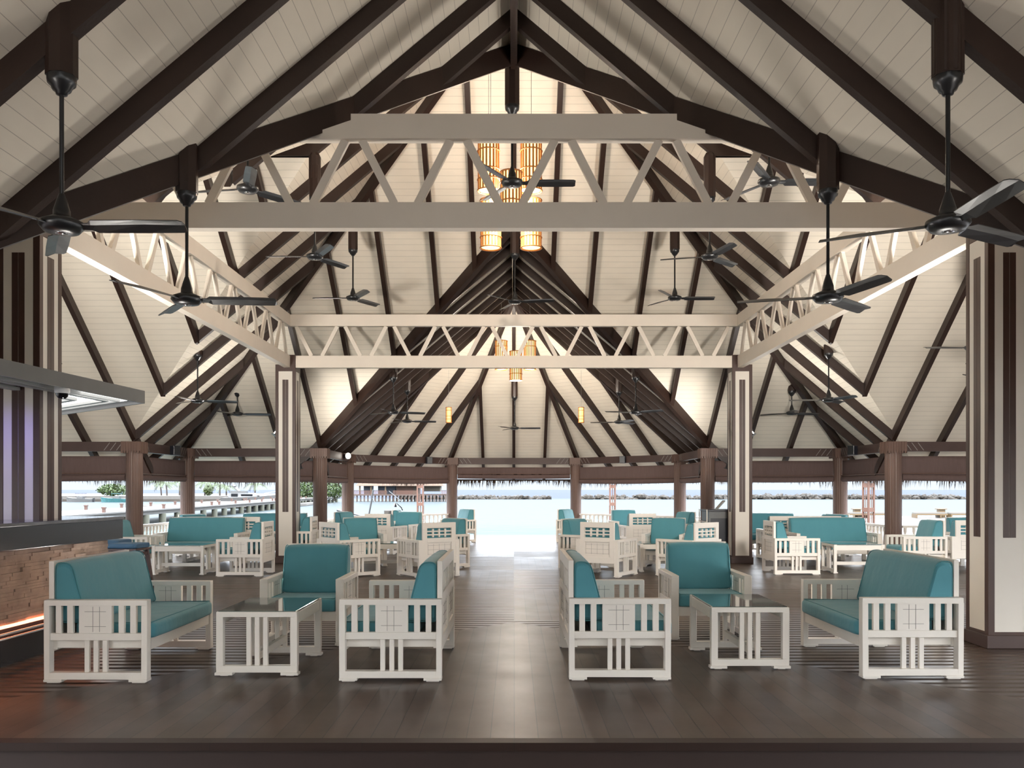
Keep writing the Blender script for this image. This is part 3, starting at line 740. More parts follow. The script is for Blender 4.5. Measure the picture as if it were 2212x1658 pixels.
def fan(X, D, zh, ztop, ang, label, block=None):
    """zh: height of hub over the eye, ztop: lower end of the ceiling mount"""
    global fan_used
    o = F_ if not fan_used else copy_tree(F_); fan_used = True
    o.location = P(X, D, zh); o.rotation_euler = (0, 0, R(ang)); o['label'] = label; o['group'] = 'black ceiling fans on long rods'
    inv = Matrix.Rotation(-R(ang), 4, 'Z'); h = ztop-zh
    mb = MB(); mb.tube([(0, 0, .15), (0, 0, h-.02)], .014, 8); mb.build('rod', M['blackm'], o)
    mb = MB(); mb.lathe([(.018, h-.115), (.032, h-.11), (.036, h-.095), (.052, h-.085), (.062, h-.06), (.08, h-.045), (.084, h-.02), (.084, h)], n=20); mb.build('canopy', M['blackm'], o)
    if block:
        mb = MB(); mb.xf(inv)
        w = .085; mb = MB()
        for sx_, sy, c in ((1, 1, 0),): 
            pr = [(-w, -w*.4), (-w*.4, -w), (w*.4, -w), (w, -w*.4), (w, w*.4), (w*.4, w), (-w*.4, w), (-w, w*.4)]
            mb.loft([[Vector((a, b, h)) for a, b in pr], [Vector((a, b, h+block)) for a, b in pr], [Vector((a*.7, b*.7, h+block+.05)) for a, b in pr]], smooth=False)
        mb.xf(inv); mb.build('mounting_block', M['rafter'], o)
    return o
fan(-2.74, 5.33, 1.59, 2.50, 0, 'huge near fan at the upper left corner', .48)
fan(2.63, 5.33, 1.60, 2.50, 30, 'huge near fan at the upper right corner', .48)
fan(-2.77, 7.45, 1.60, 2.58, 5, 'near fan hanging in front of the left side truss', .32)
fan(2.66, 7.45, 1.62, 2.58, 45, 'near fan hanging in front of the right side truss', .32)
fan(-3.16, 10.44, 3.56, 4.1, 50, 'fan seen through the left part of the near truss', .5)
fan(2.96, 10.2, 3.56, 4.1, 0, 'fan seen through the right part of the near truss', .5)
fan(-.02, 10.35, 3.6, 4.83, 0, 'fan hanging from the ridge before the large lantern cluster')
fan(-3.05, 13.48, 3.56, 4.75, 60, 'fan on the left wing ridge above the side truss', .35)
fan(3.0, 13.48, 3.56, 4.75, 45, 'fan on the right wing ridge above the side truss', .35)
fan(-3.0, 16.4, 3.56, 4.75, 60, 'fan hanging above the left half of the far truss')
fan(3.0, 16.4, 3.56, 4.75, 0, 'fan hanging above the right half of the far truss')
fan(.02, 16.7, 3.56, 4.8, -10, 'fan on the centre line just above the far truss')
fan(.02, 25.3, 1.76, 2.70, -5, 'small distant fan before the end slope of the far bay', .3)
fan(-2.74, 20.0, 1.75, 2.55, 20, 'nearer fan in the left half of the far bay', .2)
fan(2.77, 20.0, 1.75, 2.55, 75, 'nearer fan in the right half of the far bay', .2)
fan(-2.74, 22.6, 1.75, 2.55, 10, 'farther fan in the left half of the far bay', .35)
fan(2.74, 22.9, 1.75, 2.55, 50, 'farther fan in the right half of the far bay', .35)
fan(-6.22, 17.3, 1.74, 2.70, 20, 'fan below the valley of the left bay', .3)
fan(-6.38, 20.3, 1.74, 2.25, 10, 'farthest fan on the left above the rear eave', .15)
fan(6.12, 17.1, 1.74, 2.70, 50, 'fan below the valley of the right bay', .3)
fan(6.35, 20.1, 1.74, 2.25, 20, 'farthest fan on the right above the rear eave', .15)
fan(7.05, 13.5, 2.17, 4.9, 180, 'fan partly hidden by the front right column')

# ============================================================ LANTERNS
def lantern_model(r, h, nm):
    root = empty(nm, (0, 0, 0), 'x', 'pendant lamp')
    mb = MB(); mb.lathe([(r*.86, .01), (r*.86, h-.01)], n=24); mb.build('glowing_tube', M['glow'], root)
    mb = MB(); n = 18
    for i in range(n):
        a = 2*math.pi*i/n; Mx = Matrix.Rotation(a, 4, 'Z'); mb.box(r*.90, r*.98, -r*.08, r*.08, 0, h, 0, Mx)
    mb.build('slat_screen', M['bamboo'], root)
    for z_ in (0, h*.22, h*.42, h*.80, h):
        mb = MB(); mb.tube([(r*math.cos(2*math.pi*i/24), r*math.sin(2*math.pi*i/24), z_) for i in range(24)], r*.045+.003, 6, closed=True); mb.build('hoop', M['bamboo'], root)
    return root
LB = lantern_model(.165, .74, 'bamboo_lantern'); LS = lantern_model(.082, .42, 'small_bamboo_lantern'); lus = set()
def lantern(proto, X, D, ztop, roof, h, label, group):
    o = proto if proto.name not in lus else copy_tree(proto); lus.add(proto.name)
    o.location = P(X, D, ztop-h); o['label'] = label; o['group'] = group
    mb = MB(); mb.tube([(0, 0, h-.03), (0, 0, h+roof-ztop)], .004 if h > .5 else .003, 6); mb.build('cord', M['grey'], o)
    return o
G1 = 'large lantern cluster under the apex'; G2 = 'lantern cluster in the far bay'
lantern(LB, -.38, 13.2, 5.22, 7.2, .74, 'big upper left bamboo lantern of the near cluster', G1)
lantern(LB, .26, 13.2, 5.22, 7.2, .74, 'big upper right bamboo lantern of the near cluster', G1)
lantern(LB, -.36, 13.7, 4.50, 6.9, .74, 'lower left bamboo lantern of the near cluster, behind', G1)
lantern(LB, .27, 13.7, 4.50, 6.9, .74, 'lower right bamboo lantern of the near cluster, behind', G1)
lantern(LB, -.04, 12.95, 4.66, 6.9, .74, 'low middle bamboo lantern of the near cluster', G1)
lantern(LB, -.33, 23.0, 3.88, 4.7, .74, 'left bamboo lantern of the far cluster', G2)
lantern(LB, .42, 23.0, 3.88, 4.7, .74, 'right bamboo lantern of the far cluster', G2)
lantern(LB, .05, 22.7, 3.56, 4.8, .74, 'low middle bamboo lantern of the far cluster', G2)
lantern(LS, -1.80, 24.3, 2.27, 3.3, .42, 'single small bamboo lantern left of the sea doorway', 'small single lanterns')
lantern(LS, 1.86, 24.3, 2.27, 3.3, .42, 'single small bamboo lantern right of the sea doorway', 'small single lanterns')

# ============================================================ ADDED FILL LIGHTS at columns and entrance to brighten the ceilings; beam fittings
fl_proto = None
def flood(X, D, z, tx, td, tz, label, power, cone=165):
    global fl_proto
    p = P(X, D, z); t = P(tx, td, tz); q = (t-p).to_track_quat('-Z', 'Y')
    o = bpy.data.objects.new('fill_light', None); COL.objects.link(o); o.location = p; o.rotation_mode = 'QUATERNION'; o.rotation_quaternion = q
    tag(o, label, 'flood light', 'added black fill lamps')
    if fl_proto is None:
        mb = MB(); mb.box(-.07, .07, -.05, .05, .0, .09); mb.box(-.08, .08, -.06, -.05, -.03, .09); mb.box(-.08, .08, .05, .06, -.03, .09); a = mb.build('housing', M['blackm'], o)
        mb = MB(); mb.box(-.06, .06, -.045, .045, -.006, .0); b = mb.build('lens', M['lamp'], o); fl_proto = (a, b)
    else:
        for k_ in fl_proto: c = k_.copy(); COL.objects.link(c); c.parent = o
    ld = bpy.data.lights.new('fill_lamp', 'SPOT'); lo = bpy.data.objects.new('fill_lamp', ld); COL.objects.link(lo); lo.parent = o
    lo.location = (0, 0, -.03); ld.energy = power; ld.spot_size = R(cone); ld.spot_blend = 1.0; ld.shadow_soft_size = .3; ld.color = (1.0, .95, .88)
U = FILL_POWER
for g, nm in ((-1, 'left'), (1, 'right')):
    flood(g*5.0, 8.85, 1.5, g*9.0, 15.0, 3.0, 'added fill light hidden behind the front %s square column' % nm, U*2.6)  # unseen fill, added to brighten the side bay ceilings
    flood(g*4.5, 2.6, .5, -g*.8, 4.6, 4.9, 'added fill light at the %s of the entrance, outside the view' % nm, U*.3, 100)  # added out of view to lift the near ceiling
    flood(g*4.28, 8.95, -1.40, -g*1.0, 7.2, 4.0, 'added floor fill light at the foot of the front %s square column' % nm, U*(.75 if g > 0 else 1.45), 130)  # added fill for truss undersides and near ceiling, hidden by the sofas
    flood(g*4.6, 8.84, 1.2, -g*1.5, 19.5, 5.0, 'added fill light on the back of the front %s square column' % nm, U*1.2)  # added to brighten the back slope and the far truss
    flood(g*5.0, 18.42, 1.2, g*7.6, 17.0, 3.6, 'added fill light behind the rear %s square column, facing outwards' % nm, U*.35)  # unseen extra light for the outer slopes
    flood(g*4.5, 18.46, .5, g*1.0, 23.5, 2.6, 'added fill light behind the rear %s square column, facing the far bay' % nm, U*.8, 105)  # unseen extra light for the far bay ceiling
def lamp_point(X, D, z, power, col=(1.0, .90, .78), r_=.16):
    ld = bpy.data.lights.new('lantern_lamp', 'POINT'); lo = bpy.data.objects.new('lantern_lamp', ld); COL.objects.link(lo)
    lo.location = P(X, D, z); ld.energy = power; ld.shadow_soft_size = r_; ld.color = col
# light spilling from the open ends of the lanterns
lamp_point(-.06, 13.3, 4.35, LAMP*.35, r_=.3)
lamp_point(.05, 22.9, 2.65, LAMP*.26, r_=.2)
def box_speaker(x, d, rz, lb):
    o = empty('box_speaker', P(x, d, .9), lb, 'speaker', rz=R(rz), group='black speakers on the eave beams')
    mb = MB(); mb.box(-.09, .09, -.16, -.02, -.11, .10); mb.box(-.03, .03, -.02, .06, -.04, .04); mb.build('cabinet', M['charcoal'], o, .008)
    mb = MB(); mb.box(-.075, .075, -.168, -.16, -.095, .085); mb.build('grille', M['blackm'], o)
box_speaker(-7.80, 20.1, 60, 'black box speaker on the beam of the left step')
box_speaker(7.80, 20.1, -60, 'black box speaker on the beam of the right step')
box_speaker(-2.63, 26.97, 25, 'black box speaker left of the sea doorway')
box_speaker(3.30, 26.40, -25, 'black box speaker right of the sea doorway')
def beam_lamp():
    o = empty('beam_floodlight', P(-4.60, 24.1, .92), 'round chrome rimmed lamp on the left flank beam of the far bay', 'lamp', rz=R(40))
    mb = MB(); mb.tube([(0, .06, 0), (0, -.12, 0)], [.07, .095], 14); mb.build('housing', M['chrome'], o)
    mb = MB(); mb.tube([(0, -.12, 0), (0, -.125, 0)], .08, 14); mb.build('lens', M['lamp'], o)
beam_lamp()

# ============================================================ BAR
def bar():
    o = empty('bar_counter', (-4.25, 7.3, 0), 'dark granite topped bar counter with stacked stone front at the left edge', 'bar counter', rz=R(-3.1))
    # local: front face at x=0, runs along y from -2.6 to 2.2
    y0, y1 = -1.9, 2.05
    mb = MB(); mb.box(-.95, .0, y0, y1, 1.185, 1.217); mb.build('counter_top', M['granitetop'], o, .004)
    mb = MB(); mb.box(-.05, -.004, y0, y1-.02, .985, 1.185); mb.box(-.93, -.05, y1-.07, y1-.02, .985, 1.185); mb.build('granite_fascia', M['granite'], o, .003)
    mb = MB(); mb.box(-.85, -.16, y0, y1-.1, .0, .98); mb.build('carcass', M['charcoal'], o)
    random.seed(3); mb = MB(); z_ = .34
    while z_ < .97:
        h = random.choice((.024, .030, .036)); yy = y0+random.uniform(0, .1)
        while yy < y1-.1:
            L = random.uniform(.12, .34); dp = random.uniform(0, .022)
            mb.box(-.17, -.13+dp, yy, min(yy+L-.003, y1-.1), z_, min(z_+h-.0015, .985)); yy += L
        z_ += h
    mb.build('stone_cladding', M['stone'], o)
    mb = MB(); mb.box(-.15, -.10, y0, y1-.1, .315, .338); mb.build('light_strip', M['ledred'], o)
    mb = MB()
    for zz in (.235, .275): mb.tube([(-.06, y0, zz), (-.06, y1-.3, zz)], .012, 8)
    for yy in (-1.6, -.8, 0, .8, 1.6): mb.box(-.14, -.05, yy-.01, yy+.01, .22, .29)
    mb.build('foot_rail', M['chrome'], o)
    mb = MB(); mb.box(-.16, -.09, y0, y1-.1, 0, .22); mb.build('plinth', M['granite'], o)
bar()
def stool_model():
    o = empty('bar_stool', (0, 0, 0), 'x', 'bar stool')
    mb = MB(); mb.box(-.22, .22, -.22, .22, .67, .70); mb.build('seat_board', M['stoolwood'], o, .004)
    mb = MB(); cushion(mb, [(-.21, .70), (.21, .70), (.21, .765), (-.21, .765)], .42, .028, .008, 8); mb.build('seat_pad', M['bluefab'], o)
    for a in (-1, 1):
        for b in (-1, 1):
            mb = MB(); mb.strut((a*.17, b*.17, .67), (a*.235, b*.235, 0.0), .05, .045, (0, 1, 0)); mb.build('leg', M['stoolwood'], o)
    mb = MB()
    for z_, r_ in ((.60, .18), (.25, .21)):
        for b in (-1, 1): mb.box(-r_, r_, b*r_-.015, b*r_+.015, z_, z_+.045); mb.box(b*r_-.015, b*r_+.015, -r_, r_, z_, z_+.045)
    mb.build('stretcher', M['stoolwood'], o, .003)
    return o
ST = stool_model()
ST.location = (-5.30, 12.1, 0); ST['label'] = 'nearer dark wooden bar stool with blue pad'; ST['group'] = 'bar stools'; ST.rotation_euler = (0, 0, R(-4))
c = copy_tree(ST); c.location = (-5.92, 12.95, 0); c['label'] = 'farther bar stool mostly hidden behind the bar end'

def canopy():
    o = empty('hanging_light_canopy', (-4.0, 9.5, 2.43), 'grey steel canopy with luminous chevron panel hanging over the bar', 'light canopy')
    A, B, C_, D_ = Vector((-4.0, 9.5)), Vector((-4.38, 4.6)), Vector((-9.0, 9.0)), Vector((-7.2, 12.35))
    base = Vector((-4.0, 9.5)); poly = [A, D_, C_, B]
    mb = MB()
    # rim fascia as four thin bars
    for p, q_ in ((B, A), (A, D_), (D_, C_), (C_, B)):
        mb.bar((p.x-base.x, p.y-base.y, 0), (q_.x-base.x, q_.y-base.y, 0), .03, .135)
    mb.build('rim', M['steel'], o)
    mb = MB(); mb.slab([(p.x-base.x, p.y-base.y, .05) for p in poly], .07); mb.build('deck_plate', M['steel'], o)
    # luminous triangle near the corner and nested dark chevrons
    def along(t, s_): # t = distance inwards from A along both edges
        u = (B-A).normalized(); w = (D_-A).normalized(); return u, w
    u = (B-A).normalized(); w = (D_-A).normalized()
    mb = MB(); q0 = A+u*.12+w*.12; q1 = A+u*1.0+w*.12; q2 = A+w*3.7+u*.12; q3 = A+w*3.7+u*1.0
    mb.slab([(p.x-base.x, p.y-base.y, .035) for p in (q0, q2, q3, q1)], .014); mb.build('luminous_panel', M['panelglow'], o)
    mb = MB()
    for i, (k_, wd) in enumerate(((.34, .03), (.52, .06), (.95, .07), (1.35, .05), (1.7, .05))):
        n = u*k_+w*k_; a0 = A+n*.8; a1 = a0+u*2.2; a2 = a0+w*2.6
        for p, q_ in ((a0, a1), (a0, a2)): mb.bar((p.x-base.x, p.y-base.y, .006), (q_.x-base.x, q_.y-base.y, .006), wd, .03)
    mb.build('chevron_strip', M['grey'], o)
    mb = MB(); mb.lathe([(.0, 0), (.035, 0), (.035, .01)], (-.36, -2.2, .012), n=14); mb.build('blue_spot', M['blue'], o)
    ld = bpy.data.lights.new('blue_lamp', 'SPOT'); lo = bpy.data.objects.new('blue_lamp', ld); COL.objects.link(lo); lo.parent = o
    lo.location = (-.42, -2.2, -.01); ld.energy = 14; ld.color = (.22, .16, 1); ld.spot_size = R(100); ld.spot_blend = .6; ld.shadow_soft_size = .03
    lo.rotation_euler = (R(38), 0, R(25))
    for i, (x_, y_) in enumerate(((-4.66, 9.0), (-7.0, 11.6))):
        mb = MB(); mb.tube([(x_-base.x, y_-base.y, .12), (x_-base.x, y_-base.y, 2.6)], .009, 6); mb.build('hanger_rod', M['blackm'], o)
canopy()
def dome():
    p = Vector((-4.16, 8.1, 2.43)); o = empty('dome_camera', p, 'white dome security camera under the light canopy rim', 'security camera')
    mb = MB(); mb.lathe([(.0, .02), (.066, .02), (.066, -.035), (.06, -.045)], n=24); mb.build('housing', M['whiteplastic'], o)
    mb = MB(); mb.lathe([(.056, -.045), (.05, -.07), (.03, -.092), (.0, -.098)], n=24); mb.build('dome', M['boatglass'], o)
dome()

# ============================================================ HOST STAND and small props
def host():
    o = empty('host_stand', (4.42, 18.78, 0), 'charcoal host stand beside the rear right column', 'host stand')
    mb = MB(); mb.box(-.33, .33, -.36, .36, 0, 1.04); mb.build('body', M['charcoal'], o, .005)
    mb = MB(); mb.box(-.36, .36, -.39, .39, 1.04, 1.08); mb.build('top', M['charcoal'], o, .005)
    mb = MB(); mb.box(-.335, -.30, -.365, -.36, .02, 1.04); mb.box(.30, .33, -.365, -.36, .02, 1.04); mb.box(-.3, .3, -.365, -.36, .9, 1.04); mb.build('front_frame', M['steel'], o)
    mb = MB(); mb.tube([(-.38, -.38, .8), (-.38, -.38, 1.08)], .012, 8); mb.tube([(-.38, .38, .8), (-.38, .38, 1.08)], .012, 8); mb.tube([(-.38, -.38, .82), (-.38, .38, .82)], .01, 8); mb.build('side_rail', M['white'], o)
    t = empty('tablet_stand', (4.45, 18.62, 1.08), 'grey tilted screen standing on the host stand', 'screen')
    mb = MB(); mb.strut((-.16, 0, .01), (.0, 0, .19), .02, .22, (0, 1, 0)); mb.build('screen', M['grey'], t, .003)
    mb = MB(); mb.box(-.20, .05, -.09, .09, 0, .012); mb.build('base', M['grey'], t)
host()

# ============================================================ OUTSIDE
WZ = -1.1
mb = MB(); mb.add([(-4000, 4, WZ), (4000, 4, WZ), (4000, 8000, WZ), (-4000, 8000, WZ)], [(0, 1, 2, 3)]); o = mb.build('sea', M['sea']); tag(o, 'turquoise lagoon and open blue sea to the horizon', 'sea', kind='stuff')
# ground/sand: plateau, sloping down to the water
mb = MB()
sy = [26.0, 28.5, 34, 42, 53.5]; zz = [-.30, -.22, -.40, -.75, -1.25]
rows = []
for y_, z_ in zip(sy, zz):
    row = []
    for i in range(41):
        x_ = -9+i*2.2; f = min(1, max(0, (x_+9)/5)); g_ = min(1, max(0, (x_-8)/6)); zz_ = z_*f-1.4*(1-f)
        zz_ = zz_*(1-g_)+(-.22 if y_ < 53 else -.24)*g_
        row.append((x_, y_+(4 if (g_ > .5 and y_ > 50) else 0), zz_))
    rows.append(row)
vs = [v for r_ in rows for v in r_]; fs = [(j*41+i, j*41+i+1, (j+1)*41+i+1, (j+1)*41+i) for j in range(len(rows)-1) for i in range(40)]
mb.add(vs, fs, 0, True); o = mb.build('beach_sand', M['sand']); tag(o, 'pale beach sand between the deck and the lagoon', 'sand', kind='stuff')
mb = MB(); mb.box(8.4, 80, 5, 26.1, -.6, -.24); mb.box(8.4, 80, 55, 57.6, -1.6, -.235); o = mb.build('terrace_ground', M['sand']); tag(o, 'sunlit sandy ground on the right of the pavilion', 'sand', kind='stuff')
mb = MB(); mb.box(-60, 60, -8, 5, -.9, -.46); o = mb.build('garden_ground', M['sand']); tag(o, 'pale ground in front of the pavilion', 'sand', kind='stuff')

# breakwater rocks: hundreds of small stones merged by stretch (each stretch is one uncountable heap)
def rocks(x0, x1, D, lb, hgt=.8):
    random.seed(int(x0*7+999)); mb = MB(); n = int((x1-x0)*5.5)
    for i in range(n):
        c = Vector((random.uniform(x0, x1), D+random.uniform(-1.5, 1.5), WZ+random.uniform(-.3, hgt*.75)**1.0)); r_ = random.uniform(.45, 1.0)
        M4 = Matrix.Translation(c) @ Matrix.Rotation(random.uniform(0, 6), 4, 'Z') @ Matrix.Rotation(random.uniform(0, 1), 4, 'X') @ Matrix.Diagonal((r_*random.uniform(.8, 1.5), r_, r_*random.uniform(.6, 1), 1))
        t = (1+5**.5)/2; V = [(-1, t, 0), (1, t, 0), (-1, -t, 0), (1, -t, 0), (0, -1, t), (0, 1, t), (0, -1, -t), (0, 1, -t), (t, 0, -1), (t, 0, 1), (-t, 0, -1), (-t, 0, 1)]
        F = [(0, 11, 5), (0, 5, 1), (0, 1, 7), (0, 7, 10), (0, 10, 11), (1, 5, 9), (5, 11, 4), (11, 10, 2), (10, 7, 6), (7, 1, 8), (3, 9, 4), (3, 4, 2), (3, 2, 6), (3, 6, 8), (3, 8, 9), (4, 9, 5), (2, 4, 11), (6, 2, 10), (8, 6, 7), (9, 8, 1)]
        mb.add([M4 @ (Vector(v)*.55*random.uniform(.8, 1.15)) for v in V], F)
    o = mb.build('breakwater', M['rock']); tag(o, lb, 'rocks', kind='stuff')
rocks(-30, 9.5, 235, 'rock breakwater left of its gap, seen through the doorway'); rocks(18, 128, 235, 'long rock breakwater stretching to the right', 1.2)

# jetty
def jetty():
    c = Vector((-28.5, 60, 0)); o = empty('jetty', c, 'pale concrete jetty on piles running out over the lagoon', 'jetty')
    path = [Vector((-24.5, 34, 0)), Vector((-26.7, 60.6, 0)), Vector((-28.6, 85, 0)), Vector((-31.4, 116, 0)), Vector((-35.5, 150, 0)), Vector((-36.5, 185, 0))]
    wd = 5.0
    mb = MB(); mbb = MB()
    for a, b in zip(path, path[1:]):
        d = (b-a).normalized(); n = Vector((-d.y, d.x, 0))
        mb.add([a-c, b-c, b+n*wd-c, a+n*wd-c, a-Z*.10-c, b-Z*.10-c, b+n*wd-Z*.10-c, a+n*wd-Z*.10-c], [(0, 1, 2, 3), (7, 6, 5, 4), (0, 4, 5, 1), (1, 5, 6, 2), (2, 6, 7, 3), (3, 7, 4, 0)])
        mbb.bar(a+n*.25-Z*.38-c, b+n*.25-Z*.38-c, .25, .28)
    mb.build('walkway', M['concrete'], o); mbb.build('edge_beam', M['beamgrey'], o)
    s_ = 0; pile = None; i = 0
    for a, b in zip(path, path[1:]):
        L = (b-a).length; d = (b-a).normalized(); n = Vector((-d.y, d.x, 0))
        while s_ < L:
            p = a+d*s_+n*.2
            if pile is None: pm = MB(); pm.lathe([(.28, -2.0), (.28, -.36)], n=10); pile = pm.build('pile', M['pile'], o); q = pile
            else: q = pile.copy(); COL.objects.link(q); q.parent = o
            q.location = p-c
            s_ += 3.9; i += 1
        s_ -= L
    # bollard lights: things of their own
    proto = None; s_ = 2
    random.seed(5)
    for si, (a, b) in enumerate(zip(path[:-1], path[1:])):
        L = (b-a).length; d = (b-a).normalized(); n = Vector((-d.y, d.x, 0)); s_ = 2.0
        while s_ < L:
            for w_ in (.35, wd-.35):
                p = a+d*(s_+(3 if w_ > 1 else 0))+n*w_
                if proto is None:
                    mb = MB(); mb.box(-.09, .09, -.09, .09, 0, .26); mb.box(-.12, .12, -.12, .12, .26, .36); proto = mb.build('bollard_light', M['bollard']); q = proto
                    tag(q, 'small rusty bollard light standing along the jetty edge', 'bollard light', 'bollard lights on the jetty')
                else: q = proto.copy(); COL.objects.link(q)
                q.location = p; q['label'] = 'small rusty bollard light on the %s edge of the jetty' % ('far' if w_ > 1 else 'near')
            s_ += 7.2
jetty()

# seawall and island strip
def zpx(x, y, D): return Vector(((x-1110)*D/1900, D, EYE-(y-1057)*D/1900))
mb = MB(); mb.box(-230, -54, 190, 300, -3, .12); o = mb.build('stone_quay', M['concrete']); tag(o, 'low stone sea wall with flat top at the left horizon', 'sea wall')
mb = MB(); mb.box(-230, -54, 189, 190, -3, -.55); o = mb.build('quay_rubble', M['rock']); tag(o, 'dark rubble foot of the low sea wall', 'sea wall')
mb = MB(); mb.slab([(-50, 118, -1.0), (-36, 122, -.95), (-33, 140, -1.05), (-38, 185, -1.0), (-60, 190, -1)], .35); o = mb.build('sand_spit', M['sand']); tag(o, 'low sandy spit beside the end of the jetty', 'sand spit')

def foliage(name, c, rx, ry, rz_, n, leaf, m, label, cat, trunk=True, group=None):
    o = empty(name, c, label, cat, group=group); mb = MB()
    for i in range(n):
        while True:
            v = Vector((random.uniform(-1, 1), random.uniform(-1, 1), random.uniform(-1, 1)))
            if .35 < v.length < 1: break
        v = v*(1+.15*math.sin(v.x*7)*math.cos(v.z*6)); p = Vector((v.x*rx, v.y*ry, rz_+v.z*rz_)); s_ = leaf*random.uniform(.6, 1.3)
        a = Vector((random.uniform(-1, 1), random.uniform(-1, 1), random.uniform(-1, 1))).normalized(); b = a.cross(Vector((random.uniform(-1, 1), random.uniform(-1, 1), 1))).normalized()
        mb.add([p-a*s_, p+b*s_*.5, p+a*s_, p-b*s_*.5], [(0, 1, 2, 3)])
    mb.build('foliage', m, o)
    mb = MB(); mb.tube([(0, 0, -.6), (.2, 0, rz_*.7), (.3, .2, rz_*1.3)], [.22, .16, .08], 7); mb.build('trunk', M['trunk'], o)
    return o
foliage('shrub', zpx(243, 1071, 192), 3.3, 2.5, 1.35, 1500, .28, M['leaf'], 'round green bush on the sea wall left of the first post', 'shrub')
foliage('broadleaf_tree', zpx(662, 1076, 168), 2.6, 2.5, 1.9, 1600, .25, M['leaf'], 'sunlit green tree right of the rear left column', 'tree')
foliage('broadleaf_tree', zpx(722, 1075, 168), 2.4, 2.2, 1.7, 1500, .25, M['leaf'], 'sunlit green tree between the two left posts of the far bay', 'tree')
foliage('broadleaf_tree', zpx(450, 1070, 200), 1.0, 1.2, 1.2, 400, .3, M['palm'], 'small green shrub tree beside the palm trunks', 'tree')
def palm(x, D, h, label, lean=0):
    base = zpx(x, 1070, D); o = empty('palm_tree', base, label, 'palm tree', group='palms on the sea wall'); top = Vector((lean, 0, h))
    mb = MB(); mb.tube([(0, 0, -.3), (lean*.3, 0, h*.45), top], [.22, .16, .12], 7); mb.build('trunk', M['trunk'], o)
    mb = MB()
    for i in range(13):
        a = i*2*math.pi/13+random.uniform(-.2, .2); L = random.uniform(2.3, 3.2); dr = random.uniform(.5, 1.2); d = Vector((math.cos(a), math.sin(a), 0)); s_ = Vector((-d.y, d.x, 0))
        pts = [top+d*L*t+Z*(.9*t-dr*2.4*t*t) for t in (0, .25, .5, .75, 1)]
        for k_ in range(4):
            for j in range(5):
                t = j/5; p = pts[k_].lerp(pts[k_+1], t)
                for sg in (-1, 1): mb.add([p, p+(pts[k_+1]-pts[k_])*.12, p+s_*sg*.5-Z*.35+(pts[k_+1]-pts[k_])*.3], [(0, 1, 2)])
    mb.build('crown', M['palm'], o)
random.seed(11)
palm(349, 205, 3.3, 'leftmost slanting palm on the sea wall', -.5); palm(361, 200, 3.0, 'thick palm beside the leftmost one', -.3)
palm(388, 208, 3.3, 'thin palm left of the second post'); palm(442, 200, 3.0, 'leaning palm right of the second post', .5); palm(447, 206, 3.4, 'straight palm right of the second post')
palm(475, 200, 2.6, 'palm with drooping crown left of the yacht'); palm(489, 206, 2.3, 'small palm beside the yacht'); palm(551, 212, 2.9, 'palm rising behind the yacht')

# boats
def hull(mb, L, B, H, sheer=.4, mi=0):
    rings = []
    for i in range(9):
        t = i/8; b_ = B/2*(1-max(0, (t-.45)/.55)**2.2); z_ = H*(1+sheer*t*t); k_ = max(b_, .02)
        rings.append([Vector((-L/2+L*t, -k_, z_)), Vector((-L/2+L*t*.97, -k_*.75, 0)), Vector((-L/2+L*t*.95, 0, -.25)), Vector((-L/2+L*t*.97, k_*.75, 0)), Vector((-L/2+L*t, k_, z_))])
    mb.loft(rings, mi, smooth=False)
def yacht():
    c = zpx(538, 1083, 165); c.z = WZ; o = empty('motor_yacht', c, 'white flybridge motor yacht moored behind the jetty', 'yacht', rz=R(2))
    mb = MB(); hull(mb, 9.8, 3.0, 1.1, .45); mb.build('hull', M['boat'], o)
    mb = MB(); mb.loft([[Vector((x_, y_, z_)) for x_, y_ in ((-3.6, -1.2), (2.2, -1.1), (3.2, 0), (2.2, 1.1), (-3.6, 1.2))] for z_ in (1.1,)]+[[Vector((x_, y_, 1.95)) for x_, y_ in ((-3.3, -1.1), (.9, -.9), (1.2, 0), (.9, .9), (-3.3, 1.1))]], smooth=False); mb.build('cabin', M['boat'], o)
    mb = MB(); mb.box(-3.0, -1.8, -1.19, -1.1, 1.3, 1.85); mb.box(-1.2, .9, -1.12, -1.02, 1.4, 1.75); mb.box(1.0, 2.2, -1.02, -.9, 1.25, 1.5)
    for x_ in (-1, .2, 1.6, 2.6): mb.box(x_, x_+.3, -1.5, -1.42, .75, .85)
    mb.build('window_band', M['boatglass'], o)
    mb = MB(); mb.box(-3.2, -.4, -.95, .95, 1.95, 2.35); mb.strut((-3.0, 0, 3.4), (-1.9, 0, 2.3), .25, 1.5, (0, 1, 0)); mb.box(-3.6, -2.4, -.8, .8, 3.2, 3.3); mb.build('flybridge', M['boat'], o)
    mb = MB(); mb.tube([(3.0, -.7, 1.9), (4.7, -.15, 2.2), (4.9, 0, 2.25), (4.7, .15, 2.2), (3.0, .7, 1.9)], .03, 5); mb.build('bow_rail', M['chrome'], o)
yacht()
def small_boat(x, D, L, m, lb, rz=180, canopy_m=None):
    c = zpx(x, 1083, D); c.z = WZ; o = empty('small_boat', c, lb, 'boat', rz=R(rz))
    mb = MB(); hull(mb, L, 1.9, .7, .5); mb.build('hull', m, o)
    mb = MB(); mb.box(-.9, .4, -.5, .5, .6, 1.2); mb.build('console', M['boat'], o)
    if canopy_m:
        mb = MB(); mb.box(-1.1, .6, -.8, .8, 1.75, 1.85)
        for a in (-1, .5):
            for b in (-.7, .7): mb.tube([(a, b, .6), (a, b, 1.8)], .03, 5)
        mb.build('canopy', canopy_m, o)
    mb = MB(); mb.box(-L/2-.25, -L/2, -.2, .2, -.2, .9); mb.build('outboard_motor', M['blackm'], o)
